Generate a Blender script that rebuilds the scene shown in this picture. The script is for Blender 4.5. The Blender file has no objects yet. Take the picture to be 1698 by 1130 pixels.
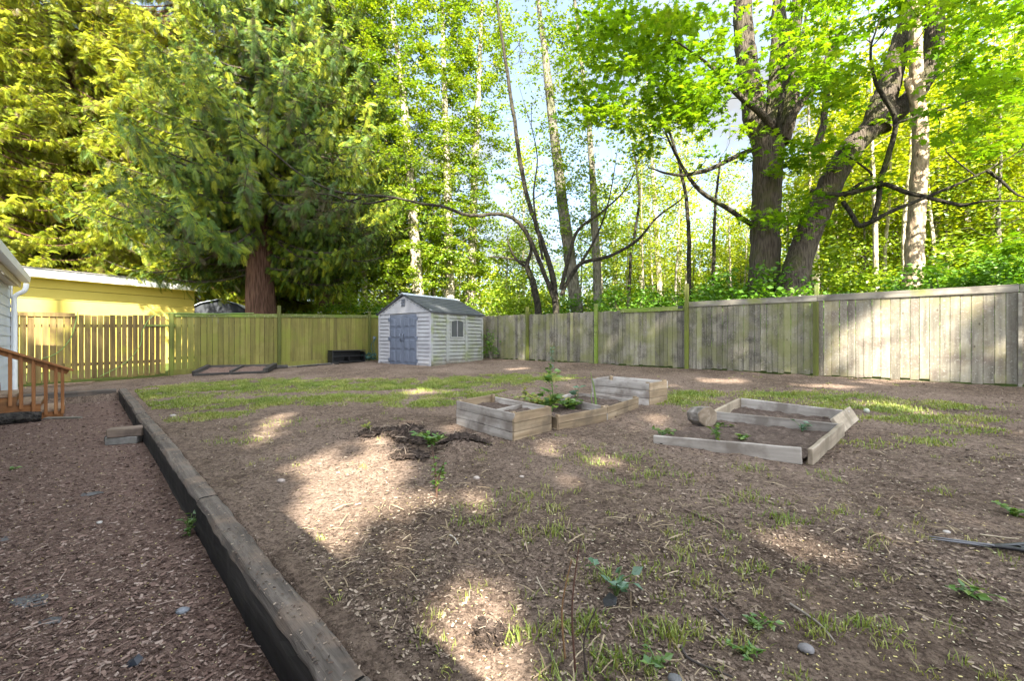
import bpy, math, random
import numpy as np
from mathutils import Vector, Matrix

rng = np.random.default_rng(11)
random.seed(11)
SC = bpy.context.scene
COL = SC.collection
F, CX, CY, CAMZ = 700.0, 849.0, 565.0, 1.2
PI = math.pi
A_, B_ = .026, .0125                       # slope of the yard: away from the sleepers, away from the camera
P0 = np.array([-.53, 1.48]); U = np.array([-.714, .70]); N = np.array([.70, .714])
T_END = 11.43                              # where the sleeper edging turns
SUN_EL = math.radians(40); SUN_PHI = math.radians(10.5)
S = np.array([math.sin(SUN_PHI)*math.cos(SUN_EL), -math.cos(SUN_PHI)*math.cos(SUN_EL), math.sin(SUN_EL)])
E1 = np.array([math.cos(SUN_PHI), math.sin(SUN_PHI), 0.]); E2 = np.cross(S, E1)

# ------------------------------------------------------------------ noise and ground
_perm = rng.permutation(512); _perm = np.concatenate([_perm, _perm])
_ang = rng.uniform(0, 2*PI, 512); _gx, _gy = np.cos(_ang), np.sin(_ang)
def pn(x, y):
    x = np.asarray(x, float); y = np.asarray(y, float)
    xi = np.floor(x).astype(int); yi = np.floor(y).astype(int); xf = x-xi; yf = y-yi
    u = xf*xf*xf*(xf*(xf*6-15)+10); v = yf*yf*yf*(yf*(yf*6-15)+10)
    def gr(i, j, dx, dy):
        h = _perm[(_perm[i & 511]+j) & 511]
        return _gx[h]*dx+_gy[h]*dy
    a = gr(xi, yi, xf, yf); b = gr(xi+1, yi, xf-1, yf); c = gr(xi, yi+1, xf, yf-1); d = gr(xi+1, yi+1, xf-1, yf-1)
    return (a+(b-a)*u)+((c+(d-c)*u)-(a+(b-a)*u))*v
def td(x, y):
    x = np.asarray(x, float)-P0[0]; y = np.asarray(y, float)-P0[1]
    return x*U[0]+y*U[1], x*N[0]+y*N[1]
def xy(t, d): return P0[0]+t*U[0]+d*N[0], P0[1]+t*U[1]+d*N[1]
def plane(x, y):
    t, d = td(x, y)
    return A_*np.clip(d, -1, 12)+B_*np.clip(y, -3, 19)
def is_low(t, d): return (d < .015) & (t < T_END)
BUMPS = []                                  # (x, y, radius, height)
def ground(x, y):
    x = np.asarray(x, float); y = np.asarray(y, float)
    t, d = td(x, y)
    low = is_low(t, d)
    up = plane(x, y)
    w = np.clip((d-.25)/1.0, 0, 1); ed = np.clip((.26-d)/.2, 0, 1)*(t < T_END+.3)
    up = up+w*(.032*pn(x*.9, y*.9)+.024*pn(x*2.7, y*2.7)+.016*pn(x*7, y*7))-.012*(1-w)+ed*(.036*pn(t*1.7, d*2+3)+.024*pn(t*5, d*9)+.012*pn(t*14, d*14)-.020+.032*np.clip((7-t)/2, 0, 1)-.05*np.clip((.035-d)/.03, 0, 1))
    lo = B_*np.clip(y, -3, 19)-.25+.012*pn(x*1.3, y*1.3)+.010*pn(x*5, y*5)
    z = np.where(low, lo, up)
    for bx, by, r, h in BUMPS:
        q = ((x-bx)**2+(y-by)**2)/(r*r)
        z = z+h*np.exp(-q*1.6)*(1+.35*pn(x*6+3, y*6)+.35*pn(x*14, y*14))
    return z
def gp(px, py, h=0.0):
    k = (px-CX)/F
    Y = (CAMZ-h-A_*(-.686))/((py-CY)/F+A_*(.70*k+.714)+B_)
    return np.array([k*Y, Y])
def gl(px, py):                              # the lower, mulched level
    k = (px-CX)/F; Y = (CAMZ+.25)/((py-CY)/F+B_)
    return np.array([k*Y, Y])
def at(px, py, Y): return np.array([(px-CX)/F*Y, Y, CAMZ-(py-CY)/F*Y])
mound = gp(672, 735); mound2 = gp(770, 745); hole = gp(815, 1030); hm = gp(760, 1045)
BUMPS += [(mound[0], mound[1], .42, .12), (mound2[0], mound2[1], .28, .09), (hole[0], hole[1], .11, -.10), (hm[0], hm[1], .16, .05)]

# ------------------------------------------------------------------ mesh building
def frames(dx, nz):
    dx = dx/np.maximum(np.linalg.norm(dx, axis=1, keepdims=True), 1e-9)
    y = np.cross(nz, dx); y = y/np.maximum(np.linalg.norm(y, axis=1, keepdims=True), 1e-9)
    z = np.cross(dx, y)
    return np.stack([dx, y, z], axis=2)
class MB:
    def __init__(s): s.V = []; s.P = []; s.n = 0
    def add(s, V, Fc, mat=0, rnd=None, smooth=False):
        V = np.asarray(V, float).reshape(-1, 3); Fc = np.asarray(Fc, int)
        if rnd is None: rnd = random.random()
        rnd = np.broadcast_to(np.asarray(rnd, float), (len(Fc),))
        s.V.append(V); s.P.append((Fc+s.n, mat, rnd, smooth)); s.n += len(V)
    def box(s, c, size, R=None, mat=0, rnd=None, jit=0.0, cuts=0):
        h = np.asarray(size, float)/2
        V = np.array([[x, y, z] for x in (-1, 1) for y in (-1, 1) for z in (-1, 1)], float)*h
        if jit: V = V+rng.uniform(-jit, jit, V.shape)
        if R is not None: V = V@np.asarray(R, float).T
        s.add(V+np.asarray(c, float), [[0, 1, 3, 2], [4, 6, 7, 5], [0, 4, 5, 1], [2, 3, 7, 6], [0, 2, 6, 4], [1, 5, 7, 3]], mat, rnd)
    def prism(s, outline, y0, y1, mat=0, rnd=None):       # outline in x,z, extruded along y
        o = np.asarray(outline, float); n = len(o)
        V = np.concatenate([np.c_[o[:, 0], np.full(n, y0), o[:, 1]], np.c_[o[:, 0], np.full(n, y1), o[:, 1]]])
        if rnd is None: rnd = random.random()
        s.add(V, [[i, (i+1) % n, n+(i+1) % n, n+i] for i in range(n)], mat, rnd)
        s.add(V[:n], [list(range(n))[::-1]], mat, rnd); s.add(V[n:], [list(range(n))], mat, rnd)
    def tube(s, path, rad, sides=6, mat=0, rnd=None, caps=True, lump=0.0):
        p = np.asarray(path, float); m = len(p); rad = np.broadcast_to(np.asarray(rad, float), (m,))
        tg = np.gradient(p, axis=0); tg /= np.maximum(np.linalg.norm(tg, axis=1, keepdims=True), 1e-9)
        ref = np.array([0, 0, 1.]) if abs(tg[:, 2]).mean() < .85 else np.array([1., 0, 0])
        a = np.cross(tg, ref); a /= np.maximum(np.linalg.norm(a, axis=1, keepdims=True), 1e-9); b = np.cross(tg, a)
        th = np.arange(sides)*2*PI/sides
        rr = rad[:, None]*np.ones(sides)
        if lump: rr = rr*(1+lump*rng.normal(0, 1, (1, sides))+lump*.5*rng.normal(0, 1, rr.shape))
        V = p[:, None]+rr[:, :, None]*(a[:, None]*np.cos(th)[None, :, None]+b[:, None]*np.sin(th)[None, :, None])
        i = np.arange(m-1)[:, None]*sides; j = np.arange(sides)[None]; j2 = (j+1) % sides
        Fc = np.stack([i+j, i+j2, i+sides+j2, i+sides+j], axis=2).reshape(-1, 4)
        V = V.reshape(-1, 3)
        if rnd is None: rnd = random.random()
        s.add(V, Fc, mat, rnd, True)
        if caps:
            s.add(V[:sides], [list(range(sides))], mat, rnd); s.add(V[-sides:], [list(range(sides))[::-1]], mat, rnd)
    def scatter(s, tv, tf, pos, R, scale, mat=0, rnd=None):
        pos = np.asarray(pos, float); n = len(pos)
        if n == 0: return
        scale = np.asarray(scale, float)
        if scale.ndim < 2: scale = np.broadcast_to(scale, (n,))[:, None]*np.ones(3)
        V = np.einsum('nij,nkj->nki', R, tv[None]*scale[:, None, :])+pos[:, None]
        Fc = (tf[None]+(np.arange(n)*len(tv))[:, None, None]).reshape(-1, tf.shape[1])
        if rnd is None: rnd = rng.random(n)
        s.add(V.reshape(-1, 3), Fc, mat, np.repeat(rnd, len(tf)))
    def build(s, name, mats, parent=None, loc=(0, 0, 0), rotz=0.0, bevel=0.0, origin=None):
        V = np.concatenate(s.V)
        if origin is not None: V = V-np.asarray(origin, float)
        me = bpy.data.meshes.new(name)
        me.vertices.add(len(V)); me.vertices.foreach_set('co', V.astype(np.float32).ravel())
        lv = np.concatenate([f.ravel() for f, _, _, _ in s.P]); ls = np.concatenate([np.full(len(f), f.shape[1]) for f, _, _, _ in s.P])
        me.loops.add(len(lv)); me.loops.foreach_set('vertex_index', lv.astype(np.int32))
        st = np.concatenate([[0], np.cumsum(ls)[:-1]])
        me.polygons.add(len(ls)); me.polygons.foreach_set('loop_start', st.astype(np.int32))
        me.polygons.foreach_set('material_index', np.concatenate([np.full(len(f), m) for f, m, _, _ in s.P]).astype(np.int32))
        me.polygons.foreach_set('use_smooth', np.concatenate([np.full(len(f), sm) for f, _, _, sm in s.P]))
        at_ = me.attributes.new('rnd', 'FLOAT', 'FACE'); at_.data.foreach_set('value', np.concatenate([r for _, _, r, _ in s.P]).astype(np.float32))
        for m in (mats if isinstance(mats, (list, tuple)) else [mats]): me.materials.append(m)
        me.update(calc_edges=True); me.validate()
        o = bpy.data.objects.new(name, me); COL.objects.link(o)
        if parent is not None: o.parent = parent
        o.location = loc if origin is None else Vector(origin)-(parent.location if parent is not None else Vector((0, 0, 0)))
        o.rotation_euler = (0, 0, rotz)
        if bevel:
            b = o.modifiers.new('bevel', 'BEVEL'); b.width = bevel; b.segments = 1; b.limit_method = 'ANGLE'
        return o
def thing(name, label, cat, loc=(0, 0, 0), rotz=0.0, group=None):
    o = bpy.data.objects.new(name, None); COL.objects.link(o); o.empty_display_size = .2
    o.location = [float(c) for c in loc]; o.rotation_euler = (0, 0, rotz); return tag(o, label, cat, group)
def tag(o, label=None, cat=None, group=None, kind=None):
    if label: o['label'] = label
    if cat: o['category'] = cat
    if group: o['group'] = group
    if kind: o['kind'] = kind
    return o
def dup(root, loc, rotz=0.0, scale=1.0, label=None):
    r = root.copy(); COL.objects.link(r); r.location = [float(c) for c in loc]; r.rotation_euler = (0, 0, rotz)
    r.scale = (scale,)*3 if np.isscalar(scale) else scale
    if label: r['label'] = label
    for ch in list(root.children):
        c = ch.copy(); COL.objects.link(c); c.parent = r
        for g in list(ch.children):
            e = g.copy(); COL.objects.link(e); e.parent = c
    return r
def plank(name, p0, p1, h, th, mat, parent=None, up=(0, 0, 1), strips=1, bevel=.004, jit=.002, ends=0.0, rnd=None):
    """boards with their grain along local X from p0 to p1 (the bottom edge), stacked upward"""
    p0 = Vector([float(c) for c in p0]); p1 = Vector([float(c) for c in p1]); x = (p1-p0); L = x.length; x.normalize()
    up = Vector(up); y = up.cross(x).normalized(); z = x.cross(y)
    mb = MB(); n = strips; hh = h/n
    for i in range(n):
        e0, e1 = random.uniform(-ends, ends), random.uniform(-ends, ends)
        seg = max(2, int(L/.18)); xs = np.linspace(e0, L+e1, seg+1); wob = np.cumsum(rng.normal(0, jit*.5, seg+1)); wob -= wob.mean()
        V = []
        for k, xx in enumerate(xs):
            for yy in (-th/2, th/2):
                for zz in (i*hh+(.0025 if i else 0), (i+1)*hh-.0025): V.append((xx, yy+wob[k], zz+wob[k]*.6+random.uniform(-jit, jit)*.4))
        Fc = []
        for k in range(seg):
            a = 4*k; b = a+4
            Fc += [[a, b, b+1, a+1], [a+2, a+3, b+3, b+2], [a, a+2, b+2, b], [a+1, b+1, b+3, a+3]]
        Fc += [[0, 1, 3, 2], [4*seg, 4*seg+2, 4*seg+3, 4*seg+1]]
        mb.add(V, Fc, 0, random.random() if rnd is None else rnd)
    o = mb.build(name, mat, None, bevel=bevel)
    M = Matrix((x, y, z)).transposed().to_4x4(); M.translation = p0
    if parent is not None:
        o.parent = parent; M.translation = p0-parent.location
    o.matrix_local = M
    return o

# ------------------------------------------------------------------ materials
class NT:
    def __init__(s, name):
        s.m = bpy.data.materials.new(name); s.m.use_nodes = True; s.t = s.m.node_tree; s.t.nodes.clear()
        s.out = s.n('ShaderNodeOutputMaterial')
    def n(s, typ, **kw):
        o = s.t.nodes.new(typ)
        for k, v in kw.items(): setattr(o, k, v)
        return o
    def l(s, a, b): s.t.links.new(a, b)
    def val(s, sock, v):
        if hasattr(v, 'is_output'): s.l(v, sock)
        else: sock.default_value = v
    def coord(s, which='Object', scale=(1, 1, 1), loc=(0, 0, 0)):
        c = s.n('ShaderNodeTexCoord'); mp = s.n('ShaderNodeMapping'); mp.inputs['Scale'].default_value = scale; mp.inputs['Location'].default_value = loc
        s.l(c.outputs[which], mp.inputs['Vector']); return mp.outputs['Vector']
    def noise(s, vec, scale, detail=4, rough=.55, dist=0.0):
        o = s.n('ShaderNodeTexNoise'); s.l(vec, o.inputs['Vector']); o.inputs['Scale'].default_value = scale; o.inputs['Detail'].default_value = detail
        o.inputs['Roughness'].default_value = rough; o.inputs['Distortion'].default_value = dist; return o.outputs['Fac']
    def vor(s, vec, scale, feat='F1', out='Distance'):
        o = s.n('ShaderNodeTexVoronoi', feature=feat); s.l(vec, o.inputs['Vector']); o.inputs['Scale'].default_value = scale; return o.outputs[out]
    def ramp(s, fac, stops, interp='LINEAR'):
        o = s.n('ShaderNodeValToRGB'); r = o.color_ramp; r.interpolation = interp
        while len(r.elements) < len(stops): r.elements.new(.5)
        for e, (p, c) in zip(r.elements, stops):
            e.position = p; e.color = (c, c, c, 1) if np.isscalar(c) else (*c, 1)
        s.l(fac, o.inputs['Fac']); return o.outputs['Color']
    def mix(s, fac, a, b, blend='MIX'):
        o = s.n('ShaderNodeMix', data_type='RGBA', blend_type=blend)
        s.val(o.inputs[0], fac)
        for i, v in ((6, a), (7, b)): s.val(o.inputs[i], v if hasattr(v, 'is_output') else (*v, 1))
        return o.outputs[2]
    def math(s, op, a, b=0.0):
        o = s.n('ShaderNodeMath', operation=op); s.val(o.inputs[0], a); s.val(o.inputs[1], b); return o.outputs[0]
    def rnd(s, name='rnd'):
        o = s.n('ShaderNodeAttribute', attribute_name=name); return o.outputs['Fac']
    def hsv(s, col, val, hue=.5, sat=1.0):
        o = s.n('ShaderNodeHueSaturation'); s.l(col, o.inputs['Color']); s.val(o.inputs['Value'], val); s.val(o.inputs['Hue'], hue); s.val(o.inputs['Saturation'], sat); return o.outputs['Color']
    def bump(s, h, strength=.3, dist=.01):
        o = s.n('ShaderNodeBump'); o.inputs['Strength'].default_value = strength; o.inputs['Distance'].default_value = dist; s.l(h, o.inputs['Height']); return o.outputs['Normal']
    def principled(s, col, rough=.7, normal=None, metal=0.0, spec=.3):
        b = s.n('ShaderNodeBsdfPrincipled'); s.val(b.inputs['Base Color'], col if hasattr(col, 'is_output') else (*col, 1))
        s.val(b.inputs['Roughness'], rough); b.inputs['Metallic'].default_value = metal; b.inputs['Specular IOR Level'].default_value = spec
        if normal is not None: s.l(normal, b.inputs['Normal'])
        s.l(b.outputs[0], s.out.inputs['Surface']); return s.m
def wood(name, cols, axis=0, algae=None, alg=(.5, .65), rough=.8, fine=14, dirt=None, vary=.5, bumps=.35, speck=None, knots=False):
    q = NT(name); sc = [1, 1, 1]; sc[axis] = .07
    v = q.coord('Object', sc); vo = q.coord('Object')
    r = q.rnd()
    off = q.n('ShaderNodeVectorMath', operation='ADD'); q.l(v, off.inputs[0])
    cb = q.n('ShaderNodeCombineXYZ'); k = q.math('MULTIPLY', r, 37.0)
    for i in range(3): q.l(k, cb.inputs[i])
    q.l(cb.outputs[0], off.inputs[1]); vv = off.outputs[0]
    g = q.noise(vv, fine, 6, .6, .4); g2 = q.noise(vv, fine*5, 3, .6)
    col = q.ramp(g, [(.3, cols[0]), (.52, cols[1]), (.72, cols[2])])
    col = q.mix(q.math('MULTIPLY', g2, .35), col, cols[0], 'MULTIPLY')
    if dirt:
        dm = q.noise(vo, 3.1, 4, .6); col = q.mix(q.ramp(dm, [(.48, 0.), (.66, .8)]), col, dirt)
    if speck:
        sm = q.noise(vo, 26, 5, .7); col = q.mix(q.ramp(sm, [(.56, 0.), (.64, .8)]), col, speck)
    if algae:
        am = q.noise(vo, 1.3, 5, .65, .3); am2 = q.math('ADD', am, q.math('MULTIPLY', q.math('SUBTRACT', r, .5), .12))
        am3 = q.math('ADD', am2, q.math('MULTIPLY', q.math('SUBTRACT', g, .5), .35))
        col = q.mix(q.ramp(am3, [(alg[0], 0.), (alg[1], .85)]), col, algae)
    if knots:
        ks = [4.5, 4.5, 4.5]; ks[axis] = 2.6; kd = q.vor(q.coord('Object', ks), 1., 'F1')
        col = q.mix(q.ramp(kd, [(.045, .7), (.08, 0.)]), col, (.045, .033, .023))
    col = q.hsv(col, q.math('ADD', q.math('MULTIPLY', r, vary), 1-vary/2))
    h = q.math('ADD', g, q.math('MULTIPLY', g2, .5))
    return q.principled(col, rough, q.bump(h, bumps, .006), spec=.25)
def leafmat(name, cols, trans=.4, gloss=.06, tint=(1.25, 1.15, .5)):
    q = NT(name); r = q.rnd()
    c = q.ramp(r, [(i/(len(cols)-1), k) for i, k in enumerate(cols)])
    d = q.n('ShaderNodeBsdfDiffuse'); q.l(c, d.inputs['Color'])
    t = q.n('ShaderNodeBsdfTranslucent'); q.l(q.mix(1.0, c, tint, 'MULTIPLY'), t.inputs['Color'])
    m = q.n('ShaderNodeMixShader'); m.inputs[0].default_value = trans; q.l(d.outputs[0], m.inputs[1]); q.l(t.outputs[0], m.inputs[2])
    g = q.n('ShaderNodeBsdfGlossy'); g.inputs['Roughness'].default_value = .45; g.inputs['Color'].default_value = (.9, .95, .9, 1)
    m2 = q.n('ShaderNodeMixShader'); m2.inputs[0].default_value = gloss; q.l(m.outputs[0], m2.inputs[1]); q.l(g.outputs[0], m2.inputs[2])
    q.l(m2.outputs[0], q.out.inputs['Surface']); return q.m
def bark(name, c0, c1, c2, vs=(7, 7, 1.2), moss=None, mossr=(.55, .68), pale=None):
    q = NT(name); v = q.coord('Object', vs); vo = q.coord('Object')
    w = q.vor(v, 2.2, 'F1'); g = q.noise(v, 2.5, 6, .65, .6)
    h = q.math('ADD', q.math('MULTIPLY', w, .7), g)
    col = q.ramp(h, [(.35, c0), (.7, c1), (1.05 if False else 1., c2)])
    if pale: col = q.mix(q.ramp(q.noise(vo, 2.4, 4, .6), [(.47, 0.), (.6, .85)]), col, pale)
    if moss: col = q.mix(q.ramp(q.noise(vo, 1.1, 5, .65), [(mossr[0], 0.), (mossr[1], .85)]), col, moss)
    return q.principled(col, .9, q.bump(h, 1.0, .06), spec=.15)
def flat(name, col, rough=.5, var=.15, scale=6., bumpk=.1, metal=0., spec=.4):
    q = NT(name); v = q.coord('Object'); g = q.noise(v, scale, 5, .6)
    c = q.ramp(g, [(.3, tuple(k*(1-var) for k in col)), (.7, tuple(min(1, k*(1+var)) for k in col))])
    return q.principled(c, rough, q.bump(q.noise(v, scale*9, 3), bumpk, .003), metal, spec)
def fmat(name, cols, rough=.85):                       # loose bits coloured one by one
    q = NT(name); c = q.ramp(q.rnd(), [(i/(len(cols)-1), k) for i, k in enumerate(cols)])
    return q.principled(c, rough, spec=.2)
# ================================================================== GROUND
def dirt_mat():
    q = NT('dirt'); v = q.coord('Object')
    a = q.noise(v, .8, 5, .6); b = q.noise(v, 9, 6, .7); c = q.noise(v, 60, 5, .75); e = q.vor(v, 55, 'F1', 'Color')
    col = q.ramp(b, [(.3, (.078, .053, .039)), (.5, (.165, .118, .087)), (.7, (.275, .203, .152))])
    col = q.mix(q.ramp(a, [(.40, 0.), (.60, .7)]), col, (.31, .228, .178))
    col = q.mix(q.ramp(c, [(.38, .8), (.5, 0.)]), col, (.045, .03, .021))
    col = q.mix(q.ramp(c, [(.6, 0.), (.72, .6)]), col, (.36, .28, .21))
    f = q.noise(v, 26, 5, .7); col = q.mix(q.ramp(f, [(.38, .65), (.52, 0.)]), col, (.055, .038, .028)); col = q.mix(q.ramp(f, [(.58, 0.), (.68, .5)]), col, (.33, .255, .19))
    h = q.math('ADD', q.math('MULTIPLY', b, .7), q.math('ADD', c, f))
    return q.principled(col, .95, q.bump(h, 1.0, .03), spec=.1)
def mulch_mat():
    q = NT('bark mulch'); v = q.coord('Object')
    b = q.noise(v, 12, 6, .7, .5); c = q.vor(v, 48, 'F1', 'Color'); d = q.noise(v, 70, 4, .7)
    col = q.ramp(b, [(.3, (.078, .047, .036)), (.5, (.155, .097, .075)), (.72, (.25, .17, .132))])
    col = q.mix(.35, col, q.ramp(c, [(.2, (.07, .045, .037)), (.8, (.27, .195, .16))]))
    return q.principled(col, .9, q.bump(q.math('ADD', b, q.math('MULTIPLY', d, .8)), 1.0, .03), spec=.15)
def forest_mat():
    q = NT('forest floor'); v = q.coord('Object'); b = q.noise(v, .5, 6, .7); c = q.noise(v, 7, 5, .7)
    col = q.ramp(b, [(.35, (.05, .075, .016)), (.65, (.09, .13, .025))]); col = q.mix(q.ramp(c, [(.4, .7), (.6, 0.)]), col, (.04, .035, .02))
    return q.principled(col, 1., q.bump(c, .6, .05), spec=.05)
M_dirt, M_mulch, M_forest = dirt_mat(), mulch_mat(), forest_mat()
def lines(*segs):
    return np.unique(np.round(np.concatenate([np.arange(a, b, s) for a, b, s in segs]), 4))
tt = lines((-120, -20, 12), (-20, -3, 1.), (-3, 4, .032), (4, 9, .06), (9, 16, .12), (16, 30, .4), (30, 60, 3), (60, 200, 15))
dd = lines((-90, -20, 8), (-20, -4, .7), (-4, -2.2, .2), (-2.2, -.02, .04), (.0, .26, .02), (.26, 5, .032), (5, 12, .07), (12, 20, .4), (20, 50, 3), (50, 220, 15))
tt = np.sort(np.append(tt[np.abs(tt-T_END) > .03], [T_END-.01, T_END+.01]))
TT, DD = np.meshgrid(tt, dd, indexing='ij')
X, Y = xy(TT, DD); Z = ground(X, Y)
far = np.maximum(0, np.hypot(X, Y)-60); Z = Z-far*.004
nT, nD = TT.shape
idx = np.arange(nT*nD).reshape(nT, nD)
Fq = np.stack([idx[:-1, :-1], idx[:-1, 1:], idx[1:, 1:], idx[1:, :-1]], axis=2)[:, :, ::-1].reshape(-1, 4)
tc = (TT[:-1, :-1]+TT[1:, 1:])/2; dc = (DD[:-1, :-1]+DD[1:, 1:])/2
Xc, Yc = xy(tc, dc)
FENCE_K = lambda x, y: (x-9.07)*.6828+(y-7.55)*.7306             # >0 beyond the right fence
BACK_K = lambda x, y: -(x+5.44)*.74+(y-17.1)*.673                # >0 beyond the back fence
mat_i = np.where((FENCE_K(Xc, Yc) > 0) | (BACK_K(Xc, Yc) > 0), 2, np.where(is_low(tc, dc), 1, 0)).ravel()
g = MB()
for k in (0, 1, 2):
    sel = Fq[mat_i == k]
    if k == 0: g.add(np.stack([X, Y, Z], 2).reshape(-1, 3), sel, k, .5, True)
    else: g.P.append((sel, k, np.full(len(sel), .5), True))
tag(g.build('ground', [M_dirt, M_mulch, M_forest]), kind='structure')

# ================================================================== RAILWAY SLEEPERS
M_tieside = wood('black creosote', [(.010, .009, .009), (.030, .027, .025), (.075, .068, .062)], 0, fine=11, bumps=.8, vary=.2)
M_tie = wood('creosoted sleeper', [(.06, .049, .041), (.12, .099, .083), (.18, .152, .129)], 0, dirt=(.17, .122, .09), fine=24, bumps=1.0, vary=.3)
def sleeper(t0, t1, d, label, dz=0., dskew=0., h=.27, w=.15):
    d -= .03; a = xy(t0+.004, d); b = xy(t1-.004, d+dskew)
    mb = MB(); L = t1-t0-.012; n = max(3, int(L/.1)); xs = np.linspace(0, L, n+1); V = []; W = 14
    wv = .012*pn(xs*.7+t0*9, xs*0+3)+.0015*rng.normal(size=n+1)
    for k, x in enumerate(xs):
        r = rng.normal(0, .0022, (W, 2)); c = .03
        sec = [(-w/2, -h), (-w/2, -h*.66), (-w/2, -h*.33), (-w/2, -c), (-w/2+c*.6, 0), (-w/5, .0), (w/5, 0), (w/2-c, 0), (w/2, -c), (w/2, -h*.33), (w/2, -h*.66), (w/2, -h), (w/5, -h), (-w/5, -h)]
        for (yy, zz), (ry, rz) in zip(sec, r): V.append((x, -(yy+ry+wv[k]), zz+rz+wv[k]*.5))
    Fc = [[k*W+j, k*W+(j+1) % W, (k+1)*W+(j+1) % W, (k+1)*W+j] for k in range(n) for j in range(W)]
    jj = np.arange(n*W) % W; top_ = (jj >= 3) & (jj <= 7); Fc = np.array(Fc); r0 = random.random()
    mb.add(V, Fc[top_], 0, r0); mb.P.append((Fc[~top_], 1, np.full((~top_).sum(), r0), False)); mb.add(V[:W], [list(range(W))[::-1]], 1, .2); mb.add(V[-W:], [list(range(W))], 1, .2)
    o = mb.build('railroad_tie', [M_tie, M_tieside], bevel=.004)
    za = float(plane(*a))+dz; zb = float(plane(*b))+dz
    x = Vector((b[0]-a[0], b[1]-a[1], zb-za)).normalized(); y = Vector((0, 0, 1)).cross(x).normalized(); z = x.cross(y)
    M = Matrix((x, y, z)).transposed().to_4x4(); M.translation = (a[0], a[1], za); o.matrix_world = M
    return tag(o, label, 'timber edging', 'dark railroad ties edging the raised yard')
sleeper(-2.4, 0, .0, 'dark railroad tie nearest the viewer, its tall black face filling the bottom of the path')
sleeper(0, 2.38, .0, 'black railroad tie second from the viewer, ending at the grass tuft in a joint', .0, .0)
sleeper(2.38, 4.77, .0, 'railroad tie third from the viewer, starting at the grass tuft and bowing inward', .004, .015)
sleeper(4.77, 7.2, .015, 'worn railroad tie beside the two stacked blocks', -.002, -.02)
sleeper(7.2, 9.5, -.005, 'weathered railroad tie between the stacked blocks and the far corner', .004, .01)
sleeper(9.5, T_END+.1, .0, 'short weathered railroad tie at the far corner of the path edging', .0)
# the tie that turns toward the fence at the far end
def cross_tie(p, q_, label, dz=0):
    mb = MB(); L = float(np.hypot(*(np.array(q_)-p))); n = 12; V = []
    for x in np.linspace(0, L, n+1):
        for yy, zz in ((-.1, -.2), (-.1, 0), (.1, 0), (.1, -.2)): V.append((x, yy+random.uniform(-.005, .005), zz+random.uniform(-.006, .006)))
    mb.add(V, [[k*4+j, k*4+4+j, k*4+4+(j+1) % 4, k*4+(j+1) % 4] for k in range(n) for j in range(4)], 0, .4); mb.add(V[:4], [[0, 1, 2, 3]], 0, .4); mb.add(V[-4:], [[3, 2, 1, 0]], 0, .4)
    o = mb.build('railroad_tie', M_tie, loc=(p[0], p[1], float(plane(*p))+dz), rotz=math.atan2(q_[1]-p[1], q_[0]-p[0]), bevel=.012)
    return tag(o, label, 'timber edging', 'dark railroad ties edging the raised yard')
c0 = np.array(xy(T_END+.12, -.14)); c1 = c0-N*2.35
cross_tie(c0, c1, 'low railroad tie running from the far corner toward the wooden stairs', .0)

# ================================================================== FENCES
M_grey = wood('weathered fence board', [(.10, .088, .066), (.205, .183, .142), (.34, .31, .25)], 2, algae=(.13, .13, .05), alg=(.41, .63), dirt=(.04, .036, .026), fine=10, vary=.65, speck=(.30, .29, .25), knots=True)
M_greyt = wood('tan weathered fence board', [(.13, .115, .088), (.245, .22, .17), (.37, .34, .27)], 2, algae=(.175, .152, .068), alg=(.5, .75), dirt=(.13, .10, .08), fine=9, vary=.5, speck=(.36, .34, .28), knots=True)  # sunlight partly put into the colour: paler, tanner boards with less algae
M_moss = wood('mossy post', [(.07, .075, .02), (.115, .125, .03), (.17, .165, .06)], 2, fine=12, algae=(.11, .135, .016), alg=(.45, .65))
M_green = wood('algae covered fence board', [(.11, .095, .03), (.185, .165, .045), (.25, .22, .075)], 2, algae=(.135, .145, .024), alg=(.46, .7), fine=9, vary=.35, dirt=(.13, .11, .03))
M_amber = wood('amber fence board', [(.13, .088, .032), (.225, .155, .06), (.31, .225, .095)], 2, algae=(.24, .22, .035), alg=(.5, .72), fine=9, vary=.4, knots=True)
M_cap = wood('grey cap board', [(.11, .098, .08), (.205, .187, .152), (.32, .295, .245)], 0, algae=(.14, .15, .04), alg=(.55, .72), fine=10, dirt=(.08, .07, .06))
M_capg = wood('mossy cap board', [(.09, .1, .03), (.16, .175, .05), (.22, .22, .08)], 0, algae=(.12, .18, .02), alg=(.4, .6), speck=(.38, .36, .25))
def fence_bay(root, x0, x1, mat, top, zfun, width=.14, gap=.004, th=.019, yoff=0., ragged=.015, name='board_panel', botgap=.02, slope_top=None):
    mb = MB(); x = x0
    while x < x1-.03:
        w = min(width*random.uniform(.9, 1.08), x1-x)
        z0 = zfun(x+w/2)+botgap+random.uniform(-.02, .03); z1 = zfun(x+w/2)+(top if slope_top is None else slope_top(x))+random.uniform(-ragged, ragged)
        y = yoff+random.uniform(-.003, .003); tl = random.uniform(-.004, .004)
        r = random.random()
        ns = 5; V = []
        for k in range(ns+1):
            zz = z0+(z1-z0)*k/ns; ww = random.uniform(-.0012, .0012)
            V += [(x+gap/2+tl*k/ns+ww, y, zz), (x+w-gap/2+tl*k/ns+ww, y, zz), (x+w-gap/2+tl*k/ns+ww, y+th, zz), (x+gap/2+tl*k/ns+ww, y+th, zz)]
        Fc = [[4*k+j, 4*k+(j+1) % 4, 4*k+4+(j+1) % 4, 4*k+4+j] for k in range(ns) for j in range(4)]+[[3, 2, 1, 0], [4*ns, 4*ns+1, 4*ns+2, 4*ns+3]]
        mb.add(V, Fc, 0, r); x += w
    return mb.build(name, mat, root, bevel=.0025)
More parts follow.
